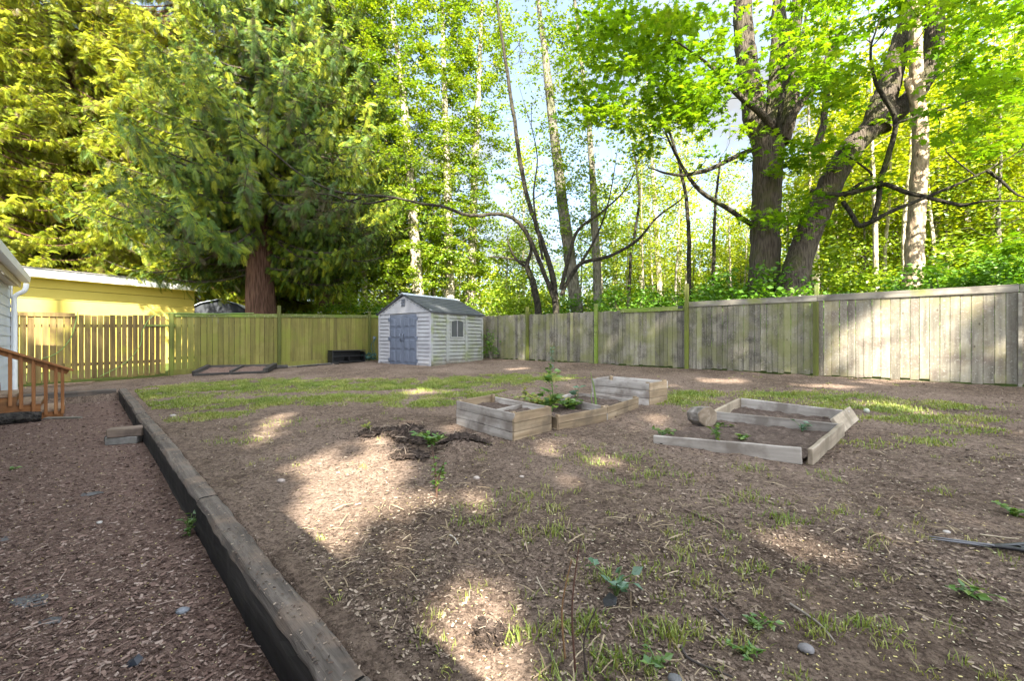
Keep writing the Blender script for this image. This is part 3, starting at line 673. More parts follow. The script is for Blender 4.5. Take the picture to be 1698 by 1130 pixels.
# coiled hose
p = gp(617, 599); zb = float(plane(*p)); mb = MB(); pts = []
for k in range(90):
    a = k*.42; r = .30+.05*math.sin(k*1.7); zz = .02+.26*(.5+.5*math.sin(a*.5+.7))*(.4+.6*((k*7) % 11)/11)
    pts.append((p[0]-.05+r*math.cos(a)*.8, p[1]-.25+r*math.sin(a)*.55, zb+.03+zz+.012*((k*5) % 7)))
mb.tube(smooth(pts, 4), .014, 6)
pts = [(p[0]+.08, p[1]-.1, zb+.3), (p[0]-.02, p[1]-.05, zb+.6), (p[0]+.1, p[1]+.02, zb+.88), (p[0]+.14, p[1]+.05, zb+.92), (p[0]+.1, p[1]-.1, zb+.70), (p[0]+.16, p[1]-.15, zb+.3)]
mb.tube(smooth(pts, 6), .012, 6)
tag(mb.build('garden_hose', flat('dark green hose', (.015, .06, .05), .4)), 'dark green garden hose coiled on the ground at the left wall of the shed', 'hose')
p = gp(618, 560); mb = MB(); q = bf_xy(3.15); zz = bf_z(3.15)
mb.tube([(q[0]+.1, q[1]-.12, zz+.9), (q[0]+.1, q[1]-.16, zz+.94), (q[0]+.12, q[1]-.2, zz+.86), (q[0]+.12, q[1]-.2, zz+.72)], [.02, .03, .028, .014], 8)
mb.box((q[0]+.1, q[1]-.11, zz+.92), (.1, .05, .06)); tag(mb.build('hose_tap', M_hinge), 'dark tap on the back fence above the coiled hose', 'tap')
# dark tipped frame with mulch
pa, pb, pc_, pd = gp(322, 624), gp(440, 619), at(456, 604, 13.75)[:2], at(347, 606, 12.6)[:2]
hc = float(at(456, 604, 13.75)[2]-plane(*pc_))-.1; hd = float(at(347, 606, 12.6)[2]-plane(*pd))-.1
fr = thing('bark_planter', 'low dark timber frame filled with bark lying on the grass by the back fence', 'planter', (pa[0], pa[1], float(plane(*pa))))
M_dt = wood('charred timber', [(.025, .022, .02), (.06, .053, .047), (.11, .1, .09)], 0, fine=9, vary=.3)
def g3(p, h=0.): return (p[0], p[1], float(plane(*p))+h)
plank('frame_board', g3(pa, .01), g3(pd, hd), .13, .11, M_dt, fr); plank('frame_board', g3(pa, .0), g3(pb, .0), .07, .09, M_dt, fr); plank('frame_board', g3(pd, hd), g3(pc_, hc), .10, .09, M_dt, fr)
plank('frame_board', g3(pb, .0), g3(pc_, hc), .14, .13, M_dt, fr); m_ = (pa+pb)/2+.0; m2_ = (pc_+pd)/2
plank('frame_board', g3(m_, .02), g3(m2_, (hc+hd)/2), .10, .07, M_dt, fr)
mb = MB(); n1, n2 = 24, 10; V = []
for i in range(n1+1):
    for j in range(n2+1):
        a = pa+(pb-pa)*i/n1; b = pd+(pc_-pd)*i/n1; c = a+(b-a)*j/n2; V.append((c[0], c[1], float(plane(*c))+.03+(hd+(hc-hd)*i/n1)*j/n2+.03*random.random()))
mb.add(V, [[i*(n2+1)+j, (i+1)*(n2+1)+j, (i+1)*(n2+1)+j+1, i*(n2+1)+j+1] for i in range(n1) for j in range(n2)], 0, .5); mb.build('bark_fill', M_mulch, fr, origin=fr.location)
pz = gp(462, 612); mb = MB(); mb.tube([g3(pz+np.array([-.2, -.15]), .06), g3(pz+np.array([.25, .1]), .05)], [.07, .06], 8, lump=.15)
tag(mb.build('timber_stub', M_dt), 'short dark timber stub lying at the right end of the bark filled frame', 'timber')
for k, (a, b, lab) in enumerate([((6.5, .35), (3.6, .5), 'long thin pole lying along the foot of the back fence between frame and black shelf'), ((6.3, .7), (4.9, .75), 'brown plank lying in front of the thin pole near the back fence'), ((5.3, .4), (5.1, .8), 'short pale stick lying crosswise near the black shelf unit')]):
    A, B = [bf_xy(j_)+np.array([.74, -.673])*o_ for j_, o_ in (a, b)]; mb = MB(); r = (.022, .03, .018)[k]; mb.tube(smooth([g3(A, r), g3((A+B)/2+np.array([0, .05]), r+.01), g3(B, r)]), r, 6)
    tag(mb.build('pole', (M_cap, M_dt, M_tread)[k]), lab, 'pole')

# ================================================================== RAISED BEDS (left group: thin grey slats)
M_slat = wood('weathered pallet slat', [(.21, .182, .155), (.38, .345, .305), (.56, .52, .475)], 0, fine=11, vary=.35, dirt=(.15, .12, .10), bumps=.5)
M_slatw = wood('brown pallet slat', [(.17, .12, .07), (.29, .215, .135), (.40, .32, .22)], 0, fine=11, vary=.35, dirt=(.12, .09, .06), bumps=.5)
M_lum = wood('grey lumber', [(.20, .178, .152), (.36, .325, .285), (.50, .46, .415)], 0, fine=9, vary=.25, dirt=(.14, .115, .095), bumps=.5)
M_lumw = wood('tan lumber', [(.22, .175, .125), (.35, .29, .215), (.48, .41, .33)], 0, fine=9, vary=.25, dirt=(.16, .13, .09), bumps=.5)
M_soil = NT('bed soil'); _v = M_soil.coord('Object'); _n = M_soil.noise(_v, 14, 6, .7); _n2 = M_soil.noise(_v, 60, 4, .7)
_c = M_soil.ramp(_n, [(.3, (.04, .028, .022)), (.55, (.10, .074, .06)), (.75, (.2, .155, .12))])
M_soil = M_soil.principled(M_soil.mix(M_soil.ramp(_n2, [(.58, 0.), (.68, .7)]), _c, (.26, .2, .15)), .95, M_soil.bump(M_soil.math('ADD', _n, _n2), .9, .02), spec=.1)
def soil(root, quad, h, rough=.02):
    quad = [np.asarray(p, float) for p in quad]; mb = MB(); n = 26; V = []
    for i in range(n+1):
        for j in range(n+1):
            a = quad[0]+(quad[1]-quad[0])*i/n; b = quad[3]+(quad[2]-quad[3])*i/n; c = a+(b-a)*j/n
            V.append((c[0], c[1], float(plane(*c))+h+rough*1.5*float(pn(c[0]*6, c[1]*6))+rough*float(pn(c[0]*19, c[1]*19))+.006*random.random()))
    mb.add(V, [[i*(n+1)+j, (i+1)*(n+1)+j, (i+1)*(n+1)+j+1, i*(n+1)+j+1] for i in range(n) for j in range(n)], 0, .5, True)
    return mb.build('soil', M_soil, root, origin=root.location)
def bed(label, A, B, C, D, hs, strips, soilh, mats, th=.02, stakes=True):
    """A-B, B-C, C-D, D-A are the four sides; hs the height of each (0 = open)"""
    pts = [np.asarray(p, float) for p in (A, B, C, D)]; cen = sum(pts)/4
    r = thing('raised_bed', label, 'raised bed', (cen[0], cen[1], float(plane(*cen))))
    for i in range(4):
        p, q = pts[i], pts[(i+1) % 4]
        if hs[i] <= 0: continue
        plank('side_panel', g3(p, -.015), g3(q, -.015), hs[i]+.015, th, mats[i], r, strips=strips[i], ends=.008, jit=.003)
    if stakes:
        for i in range(4):
            p = pts[i]+(cen-pts[i])/np.linalg.norm(cen-pts[i])*.045; h = max(hs[i], hs[i-1])
            mb = MB(); mb.box((0, 0, h/2+.005), (.045, .045, h+.01), jit=.003); mb.build('corner_stake', M_slatw, r, loc=(p[0]-cen[0], p[1]-cen[1], float(plane(*p)-plane(*cen))), rotz=math.atan2(*(pts[1]-pts[0])[::-1]), bevel=.003)
    inn = [p+(cen-p)*.015 for p in pts]; soil(r, inn, soilh)
    return r
a, b, d_ = gp(758, 704), gp(852.5, 732), gp(913, 714); c_ = a+(d_-b)
H1 = .30
b1 = bed('tall slatted raised bed nearest the viewer with one rounded end board', a, b, d_, c_, (H1, 0, H1*.92, H1), (3, 3, 3, 3), .20, (M_slat, M_slatw, M_slat, M_slatw))
# the rounded end panel
L = float(np.linalg.norm(d_-b)); x = (d_-b)/L
mb = MB(); r_ = .07; o_ = [(-.012, -.02), (L, -.02), (L, H1-.0), (r_, H1)]+[(r_-r_*math.sin(t)-.012*(math.sin(t)), H1-r_+r_*math.cos(t)) for t in np.linspace(.2, PI/2, 6)]
cuts = [(-.02, .095), (.1, .195), (.20, H1)]
for lo, hi in cuts:
    pl_ = []
    poly = o_
    def clip(poly, z, keep_above):
        out = []
        for i in range(len(poly)):
            p, q = poly[i], poly[(i+1) % len(poly)]; ip = (p[1] >= z) == keep_above or p[1] == z; iq = (q[1] >= z) == keep_above or q[1] == z
            if ip: out.append(p)
            if ip != iq and p[1] != q[1]: t = (z-p[1])/(q[1]-p[1]); out.append((p[0]+(q[0]-p[0])*t, z))
        return out
    poly = clip(clip(poly, lo, True), hi, False)
    if len(poly) > 2: mb.prism(poly, -.014, .014)
o = mb.build('side_panel', M_slatw, None, bevel=.003); o.parent = b1
M = Matrix(((x[0], -x[1], 0), (x[1], x[0], 0), (0, 0, 1))).to_4x4(); M.translation = Vector(g3(b))-b1.location; o.matrix_local = M
mid = (a+c_)/2*.45+(b+d_)/2*.55; mid0 = a+(b-a)*.55; mid1 = c_+(d_-c_)*.55
plank('divider', g3(mid0, .05), g3(mid1, .05), .2, .02, M_slat, b1, strips=2)
n1 = gp(925, 714.5); r1 = gp(1006, 697); e1_ = (r1-n1); perp = np.array([-e1_[1], e1_[0]])/np.linalg.norm(e1_)
l1 = n1+np.array([-.46, .99]); k1 = l1+e1_*.85
bed('low brown edged raised bed with yellow green weeds, second from the viewer in its row', n1, r1, k1, l1, (.17, .0, .15, .15), (2, 1, 1, 1), .07, (M_slatw, M_slat, M_slatw, M_slatw))
r2 = gp(1058, 678); l2 = r2+np.array([-.80, .80])
bed('low raised bed holding the onion stalk, third from the viewer in its row', r1+.01, r2, l2, k1, (.17, .13, .14, .17), (2, 1, 1, 1), .08, (M_slatw, M_slat, M_slat, M_slat))
a3, b3, c3 = None, gp(1077, 673), gp(1106, 667); L3 = np.array([-.72, .76])
bed('tall whitish slatted raised bed farthest from the viewer in its row', b3+L3, b3, c3, c3+L3, (.335, .34, .335, .335), (3, 3, 3, 3), .22, (M_slat, M_slatw, M_slat, M_slat))
# right group: single boards on edge
A, B, C, D = gp(1333, 771), gp(1085, 733), np.array([2.48, 5.2]), gp(1397, 725)
cen = (A+B+C+D)/4
rb = thing('raised_bed', 'low square bed of single grey boards on edge, front one of the right pair', 'raised bed', (cen[0], cen[1], float(plane(*cen))))
def lb(p, q, h0, h1, hh, m, root): return plank('side_board', g3(p, h0), g3(q, h1), hh, .038, m, root, bevel=.005, jit=.004)
dx = (B-A)/np.linalg.norm(B-A)
lb(A+dx*.01, B, 0, -.075, .145, M_lum, rb); lb(A-dx*.045, D, .0, .01, .145, M_lumw, rb); lb(C, D, .0, .0, .14, M_lum, rb)
soil(rb, [A+dx*.02, B, C, D], .035, .025)
Ee, Ff = np.array([3.22, 5.98]), gp(1408, 683, .14); cen = (C+D+Ee+Ff)/4
rb2 = thing('raised_bed', 'low bed of grey boards behind, with one side board flopped outward', 'raised bed', (cen[0], cen[1], float(plane(*cen))))
off = np.array([.02, .03])
lb(C+off, Ee, .0, .02, .14, M_lumw, rb2); lb(Ee+np.array([.02, -.01]), Ff, .02, .01, .14, M_lum, rb2)
Q1, Q2, P1_ = gp(1396, 722), gp(1422, 699), gp(1378, 701, .14); upv = np.array(g3(P1_, .14))-np.array(g3(Q1, .01))
plank('side_board', g3(Q1, .012), g3(Q2, .012), float(np.linalg.norm(upv)), .04, M_lumw, rb2, up=upv, bevel=.005)
soil(rb2, [C+off, D+off, Ff, Ee], .03, .025)
# upright log end
p = gp(1160, 708); lg = thing('log_stump', 'short octagonal grey log resting on its side by the right pair of beds', 'log', (p[0], p[1], float(plane(*p))))
ax = np.array([.12, -.98, .10]); ax /= np.linalg.norm(ax); mb = MB(); R = .122
sd = np.cross(ax, [0, 0, 1]); sd /= np.linalg.norm(sd); up = np.cross(sd, ax)
def ring(c, r): return [np.array(c)+r*(math.cos(t)*sd+math.sin(t)*up)*(1+.05*math.sin(3*t+1)) for t in np.arange(8)*PI/4+.39]
c0_ = np.array([0, .1, .115]); c1_ = c0_+ax*.25
V = ring(c0_, R*.97)+ring(c1_, R*1.0)+ring(c1_+ax*.006, R*.9)
mb.add(V[:16], [[j, (j+1) % 8, 8+(j+1) % 8, 8+j] for j in range(8)], 0, .4); mb.add(V[:8], [list(range(8))[::-1]], 0, .4)
mb.build('bark', bark('grey log side', (.07, .06, .05), (.16, .14, .12), (.26, .23, .2), (3, 3, 3)), lg, bevel=.006)
mb = MB(); mb.add(V[8:], [[j, (j+1) % 8, 8+(j+1) % 8, 8+j] for j in range(8)]+[], 0, .4); mb.add(V[16:], [list(range(8))], 0, .4)
q_ = NT('log end grain'); _v = q_.coord('Object'); rg = q_.noise(_v, 9, 5, .6, 1.2)
mb.build('cut_end', q_.principled(q_.ramp(rg, [(.3, (.10, .075, .05)), (.55, (.2, .155, .11)), (.75, (.3, .25, .19))]), .9, q_.bump(rg, .5, .01)), lg)
p = gp(1437, 686); mb = MB()
th = np.linspace(0, PI, 9); mb.tube([(0, 0, .033-.033*math.cos(t)) for t in th], [max(.002, .033*math.sin(t)) for t in th], 14)
tag(mb.build('ball', flat('dirty white ball', (.34, .35, .28), .6), loc=g3(p)), 'small pale ball lying in the grass right of the flopped bed board', 'ball')
# ================================================================== LEAF SHAPES
def tpl(v, f): return np.array(v, float), np.array(f, int)
_mo = [(0, -.03), (.12, -.58), (.34, -.28), (.70, -.54), (.58, -.18), (1, 0), (.58, .18), (.70, .54), (.34, .28), (.12, .58), (0, .03)]
_mv = [(.3, 0, 0)]+[(a, b, -.16*((a-.3)**2+b*b)*2) for a, b in _mo]
MAPLE = tpl(_mv, [(0, i, i+1) for i in range(1, 11)])
LEAF = tpl([(0, 0, 0), (.45, -.33, .07), (1, 0, -.08), (.45, .33, .07)], [(0, 1, 2), (0, 2, 3)])
def make_frond():                              # flat drooping spray of a cedar
    v, f = [], []
    def sliver(a, b, w, za, zb):
        a = np.array(a); b = np.array(b); d = b-a; n = np.array([-d[1], d[0]])/np.linalg.norm(d)*w
        m = a+d*.45; k = len(v); zm = za+(zb-za)*.45
        v.extend([(a[0], a[1], za), (m[0]-n[0], m[1]-n[1], zm), (b[0], b[1], zb), (m[0]+n[0], m[1]+n[1], zm)]); f.extend([(k, k+1, k+2), (k, k+2, k+3)])
    z = lambda x: -.30*x*x
    sliver((0, 0), (1, 0), .022, 0, z(1))
    for i in range(7):
        x = .10+.12*i; L = .44*(1-.6*abs(i-2)/5)
        for s in (-1, 1): sliver((x, 0), (x+L*.8, s*L*.62), .026, z(x), z(x+L*.7)-.09)
    return tpl(v, f)
FROND = make_frond()
_b = [(0, -.5, 0), (0, .5, 0), (.5, .32, .02), (.5, -.32, .02), (1, 0, .0)]

# ------------------------------------------------------------------ branching skeleton
class Skel:
    def __init__(s): s.p = []; s.r = []; s.tubes = []
    def path(s, pts, rad, sides=8, n=6, jit=0., lump=0.):
        c = smooth(pts, n); m = len(c)
        rr = np.interp(np.linspace(0, 1, m), np.linspace(0, 1, len(rad)), rad)
        if jit: c[1:-1] += rng.normal(0, jit, (m-2, 3))
        s.tubes.append((c, rr, sides, lump)); s.p.extend(c.tolist()); s.r.extend(rr.tolist())
        return c
    def attach(s, targets, minr=.008, maxr=.04, bow=.18, lo=None, k_out=.0):
        P = np.array(s.p); Rr = np.array(s.r)
        tg = np.asarray(targets, float)
        d0 = np.array([np.min(np.linalg.norm(P-t, axis=1)) for t in tg])
        for i in np.argsort(d0):
            t = tg[i]; P = np.array(s.p); Rr = np.array(s.r)
            dv = t-P; D = np.linalg.norm(dv, axis=1)+np.maximum(0, P[:, 2]-t[2])*.6
            j = int(np.argmin(D)); a = P[j]; L = np.linalg.norm(t-a)
            if L < .05: continue
            r0 = min(Rr[j]*.75, minr+.011*L, maxr); m = a+(t-a)*.5+np.array([0, 0, bow*L])+rng.normal(0, .10*L, 3)
            q = a+(t-a)*.8+np.array([0, 0, bow*.7*L])+rng.normal(0, .05*L, 3)
            c = smooth([a, m, q, t], 4); rr = np.linspace(r0, max(minr*.6, .003), len(c))
            s.tubes.append((c, rr, 4 if r0 < .03 else 6, 0)); s.p.extend(c[2:].tolist()); s.r.extend(rr[2:].tolist())
    def mesh(s, lo=0., hi=9.):
        mb = MB(); k = 0
        for c, rr, sd, lump in s.tubes:
            if lo <= rr[0] < hi: mb.tube(c, rr, sd, lump=lump, caps=False); k += 1
        return mb if k else None
def rand_dirs(n, flat=.35):
    a = rng.uniform(0, 2*PI, n); z = rng.normal(0, flat, n); v = np.stack([np.cos(a), np.sin(a), z], 1); return v/np.linalg.norm(v, axis=1, keepdims=True)
def leaf_cloud(mb, centers, per, R, size, T, flatk=.35, tilt=.45, droop=-.15, mat=0, shade=None, jr=.5):
    centers = np.asarray(centers, float); n = len(centers)*per
    c = np.repeat(centers, per, axis=0); d = rand_dirs(n, 1.); r = rng.random(n)**.5*R
    pos = c+d*r[:, None]*np.array([1, 1, flatk])
    x = rand_dirs(n, .3); x[:, 2] += droop; nz = np.array([0, 0, 1.])+rng.normal(0, tilt, (n, 3))
    cl = np.repeat(rng.random(len(centers)), per)
    mb.scatter(*T, pos, frames(x, nz), size*rng.uniform(.65, 1.25, n), mat, np.clip(cl*jr+rng.random(n)*(1-jr), 0, 1))
def in_ell(n, c, r, hollow=0.):
    d = rng.normal(size=(n, 3)); d /= np.linalg.norm(d, axis=1, keepdims=True)
    return np.asarray(c)+d*((hollow+(1-hollow)*rng.random(n)**.45)[:, None])*np.asarray(r)

# ------------------------------------------------------------------ leaf and bark colours
L_cedar = leafmat('cedar foliage', [(.12, .09, .03), (.11, .16, .010), (.19, .235, .012), (.27, .30, .016), (.35, .345, .022)], .32, .02, (1.2, 1.05, .5))
L_cedard = leafmat('blue green cedar foliage', [(.07, .06, .025), (.04, .085, .02), (.08, .14, .02), (.165, .225, .018), (.29, .31, .02)], .22, .02, (1.2, 1.1, .6))
L_alder = leafmat('alder leaves', [(.08, .17, .006), (.13, .22, .008), (.19, .27, .012), (.26, .31, .02)], .45, .03)
L_maple = leafmat('maple leaves', [(.07, .165, .005), (.11, .225, .007), (.16, .275, .010), (.22, .32, .014)], .48, .02)
L_yellow = leafmat('yellow green woodland leaves', [(.17, .26, .006), (.25, .33, .008), (.33, .39, .012), (.43, .45, .025)], .45, .02)
L_shrub = leafmat('undergrowth leaves', [(.045, .125, .006), (.07, .17, .008), (.10, .21, .012), (.15, .25, .014)], .42, .03)
L_fir = leafmat('dark conifer foliage', [(.012, .03, .012), (.022, .045, .016), (.035, .06, .02), (.06, .085, .025)], .2, .05)
B_cedar = bark('red cedar bark', (.026, .014, .009), (.064, .033, .021), (.115, .063, .042), (9, 9, .8))
B_alder = bark('pale alder bark', (.10, .085, .06), (.27, .235, .17), (.42, .37, .28), (5, 5, 2.2), moss=(.12, .12, .025), mossr=(.52, .66))
B_grey = bark('grey lichened bark', (.04, .037, .028), (.095, .087, .066), (.16, .147, .11), (6, 6, 2.), moss=(.06, .075, .02), mossr=(.55, .68))
B_maple = bark('furrowed maple bark', (.022, .017, .013), (.055, .043, .033), (.10, .082, .064), (13, 13, 1.3), moss=(.06, .065, .015), mossr=(.50, .66))
B_mott = bark('peeling mottled bark', (.07, .05, .035), (.2, .145, .095), (.32, .25, .17), (5, 5, 2.), pale=(.36, .28, .19))
B_dark = bark('dark mossy branch bark', (.009, .008, .0065), (.02, .0175, .013), (.04, .035, .024), (5, 5, 3), moss=(.05, .06, .012), mossr=(.56, .68))

# ================================================================== CEDARS
def cedar(name, label, base, H, r, z0, Lmax, nb, leaf, bk, seed, size=.5, taper=.75, spacing=.17, cyl=.0, skirt=None, dens=1.0, clear=0., tass=.45):
    global rng
    rng = np.random.default_rng(seed); random.seed(seed)
    root = thing(name, label, 'tree', (base[0], base[1], float(plane(*base))-.1), group='big cedars and conifers beyond the back fence')
    zz = np.linspace(0, H, 26); rad = r*(1-zz/H)**(1.25 if H > 20 else .95); rad[0] *= 1.45; rad[1] *= 1.1; rad = np.maximum(rad, .03)
    mb = MB(); mb.tube(np.c_[.12*pn(zz*.2, zz*0+seed), .12*pn(zz*.2+9, zz*0+seed), zz], rad, 20, lump=.05); tr = mb.build('trunk', bk, root)
    br = MB(); fr = MB(); z = z0
    pos, xd, nz, sc_ = [], [], [], []
    for i in range(nb):
        z = z0+(H-z0-.4)*(i/nb)**1.15; az = i*2.39996+rng.normal(0, .35)
        q = (z-z0)/(H-z0); L = Lmax*(max(0, 1-q)**taper)*rng.uniform(.72, 1.12)+.25
        if z < clear and -math.sin(az) > .5: continue
        if skirt and z < skirt: L *= .55+.45*(z-z0)/(skirt-z0)
        dx = np.array([math.cos(az), math.sin(az), 0]); side_ = np.array([-dx[1], dx[0], 0])
        m = max(5, int(L/spacing)); t0_ = .08; t = np.linspace(0, 1, m); drop = -.42*L*rng.uniform(.5, 1.2)*(1-.5*q)*(.5 if z < clear else 1)
        sway = rng.normal(0, .12)*L
        path = np.c_[np.outer(t, dx[:2])*L, z+drop*np.sin(t*PI*.62)+.16*L*t**3]+np.outer(t*t, side_)*sway
        br.tube(path, np.linspace(.018+.011*L, .006, m), 4, caps=False)
        tg = np.gradient(path, axis=0)
        for k in range(int(m*.06), m):
            for s in (-1, 1):
                for _ in range(2 if rng.random() < .55*dens else 1):
                    f = rng.uniform(.35, 1.15)
                    d = tg[k]/np.linalg.norm(tg[k])*rng.uniform(.35, 1.)+side_*s*f+np.array([0, 0, -rng.uniform(.1, .95)])
                    pos.append(path[k]+rng.normal(0, .05, 3)); xd.append(d); nz.append(np.array([0, 0, 1])+rng.normal(0, .35, 3)+dx*.5)
                    sc_.append(size*rng.uniform(.55, 1.25)*(.65+.5*(1-abs(t[k]-.55))))
            for _t in range(rng.poisson(tass)): # hanging tassels
                pos.append(path[k]+rng.normal(0, .08, 3)-np.array([0, 0, rng.uniform(0, .28)])); xd.append(np.array([rng.normal(0, .25), rng.normal(0, .25), -1.])); nz.append(dx+rng.normal(0, .4, 3)); sc_.append(size*rng.uniform(.8, 1.5))
    n = len(pos); print('fronds', n); cl = np.clip(.5+.38*pn(np.array(pos)[:, 0]*.6+seed, np.array(pos)[:, 2]*.6)*2+rng.normal(0, .28, n), 0, 1)
    fr.scatter(*FROND, np.array(pos), frames(np.array(xd), np.array(nz)), np.array(sc_), 0, cl)
    br.build('limbs', B_maple if leaf is not L_cedar else bk, tr); fr.build('crown', leaf, root)
    return root
def flatp(px, Y): return np.array([(px-CX)/F*Y, Y])
ced = cedar('cedar_tree', 'big dark cedar with drooping sprays and a thick reddish trunk, largest tree on the left', flatp(432, 16.8), 16.5, .62, 3.7, 5.9, 430, L_cedard, B_cedar, 3, .31, skirt=6.0, spacing=.095, clear=5.3, taper=.6, tass=.9)
ced2 = cedar('cedar_tree', 'sunlit yellow green cedar with bare trunk showing above the yellow building', flatp(112, 21.5), 27, .6, 3.6, 6.4, 380, L_cedar, B_cedar, 5, .37, skirt=6, spacing=.105)
ced3 = dup(ced2, (*flatp(300, 24.5), .3), 2.1, 1.12, 'tall sunlit cedar rising behind the big dark cedar, its top filling the upper left sky')
ced4 = dup(ced2, (*flatp(-75, 17.), .2), 4.0, .8, 'sunlit cedar at the far left picture edge above the house roof')
ced5 = dup(ced, (*flatp(552, 27.), .3), 1.3, 1.5, 'slimmer reddish trunked cedar standing right of the big dark cedar')
ced6 = dup(ced, (*flatp(215, 33.), .3), 3.3, 1.7, 'dark shaded cedar glimpsed behind, above the white roof edge of the yellow building')
ced7 = dup(ced2, (*flatp(455, 31.), .3), 5.1, 1.15, 'tall bright cedar behind the big dark cedar, seen at the top centre left')
ced8 = dup(ced, (*flatp(20, 30.), .3), .6, 1.6, 'dark cedar far back at the left behind the sunlit trunk')
for o, m in ((ced5, L_fir), (ced6, L_fir), (ced8, L_fir)): pass

# ================================================================== ALDERS AND OTHER THIN TREES
def pix(pts, Y, dY=0.):
    n = len(pts); return [at(x, y, Y+dY*i/max(1, n-1)) for i, (x, y) in enumerate(pts)]
def tree(name, label, cat, paths, clusters, leafm, bk, T, per, R, size, seed, group=None, bmax=.035, flatk=.4, tilt=.5, droop=-.2, twig=None, bow=.12, jr=.5, lump=.03):
    global rng
    rng = np.random.default_rng(seed); random.seed(seed)
    sk = Skel(); b0 = np.array(paths[0][0][0]); gz = float(plane(b0[0], b0[1]))
    root = thing(name, label, cat, (b0[0], b0[1], gz-.1), group=group)
    off = np.array([b0[0], b0[1], gz-.1])
    for i, (pts, rad, sides) in enumerate(paths): sk.path([np.array(p)-off for p in pts], rad, sides, 6, jit=min(.012, min(rad)*.3), lump=lump if rad[0] > .05 else 0)
    nmain = len(sk.tubes)
    if len(clusters): sk.attach(np.asarray(clusters)-off, maxr=bmax, bow=bow)
    mb = MB()
    c, rr, sd, lp = sk.tubes[0]; mb.tube(c, rr, sd, lump=lp, caps=False); tr = mb.build('trunk', bk, root)
    for c, rr, sd, lp in sk.tubes[1:nmain]:
        mb = MB(); mb.tube(c, rr, sd, lump=lp); mb.build('limb', twig if (twig and rr[0] < .09) else bk, tr)
    if len(sk.tubes) > nmain:
        mb = MB()
        for c, rr, sd, lp in sk.tubes[nmain:]: mb.tube(c, rr, sd, 1, caps=False)
        leaf_cloud(mb, np.asarray(clusters)-off, per, R, size, T, flatk, tilt, droop, jr=jr); mb.build('crown', [leafm, twig or bk], root)
    return root
def column(pxs, Y, n, wx, wy, top=-400, spread_top=None, low=470):
    """crown points around a trunk given in picture heights"""
    out = []
    for _ in range(n):
        t = rng.random(); y = low+(top-low)*t
        cx = np.interp(y, [p[1] for p in pxs][::-1], [p[0] for p in pxs][::-1])
        a = rng.uniform(0, 2*PI); r = math.sqrt(rng.random())
        p = at(cx, y, Y); out.append((p[0]+wx*r*math.cos(a), p[1]+wy*r*math.sin(a), p[2]))
    return out
def px_r(w, Y): return w/2/F*Y
def extend(pts, top=-420):
    (x0, y0), (x1, y1) = pts[-2], pts[-1]; k = (x1-x0)/(y1-y0); return pts+[(x1+k*(top-y1)*.8, top)]
alders = [
 ('alder_tree', 'pale mottled alder trunk rising behind the left half of the shed roof', [(697, 545), (690, 440), (682, 330), (668, 150), (648, 0)], 24., 17, 9, 60, B_alder, L_alder, 1.9),
 ('alder_tree', 'straight pale alder trunk rising just right of the shed ridge', [(747, 545), (745, 440), (743, 330), (737, 150), (733, 0)], 25., 14, 8, 50, B_alder, L_alder, 1.8),
 ('alder_tree', 'pale alder trunk third from the left, above the right end of the shed roof', [(779, 545), (782, 440), (786, 320), (792, 180), (798, 40)], 26., 14, 8, 50, B_alder, L_alder, 1.9),
 ('alder_tree', 'tall grey alder with the thickest straight trunk against the sky gap', [(962, 560), (950, 470), (938, 380), (918, 220), (905, 100), (893, 0)], 18.2, 19, 12, 58, B_grey, L_alder, 2.3),
 ('alder_tree', 'slender grey alder just behind the second fence post from the shed', [(993, 560), (990, 450), (984, 330), (975, 190), (958, 50)], 17.4, 13, 7, 46, B_grey, L_alder, 1.6),
 ('alder_tree', 'thin sunlit tree between the big dark cedar and the pale alders', [(607, 560), (604, 430), (612, 300), (600, 120), (610, -20)], 27., 9, 5, 60, B_alder, L_alder, 2.3),
 ('alder_tree', 'thin yellow leaved tree left of the paired maple trunks with a narrow crown', [(1098, 560), (1092, 450), (1085, 330), (1078, 200), (1074, 150)], 25., 9, 3, 34, B_alder, L_alder, 1.4)]
for i, (nm, lab, pts, Y, w0, w1, nc_, bk, lf, sp) in enumerate(alders):
    rng = np.random.default_rng(50+i)
    ext = extend(pts, -420 if i < 6 else 90)
    dense = (i < 3 or i == 5)
    cl = column(pts[::1], Y, nc_*(9 if dense else 4), sp, sp, top=-200 if i < 6 else 130, low=480 if dense else 430)
    tree(nm, lab, 'tree', [(pix(ext, Y), [px_r(w0*1.15, Y), px_r(w0, Y), px_r(w1, Y), .03], 10)], cl, lf, bk, LEAF, 44 if dense else 30, .5, .19 if dense else .14, 60+i, 'thin alders behind the shed and fence', bmax=.028)
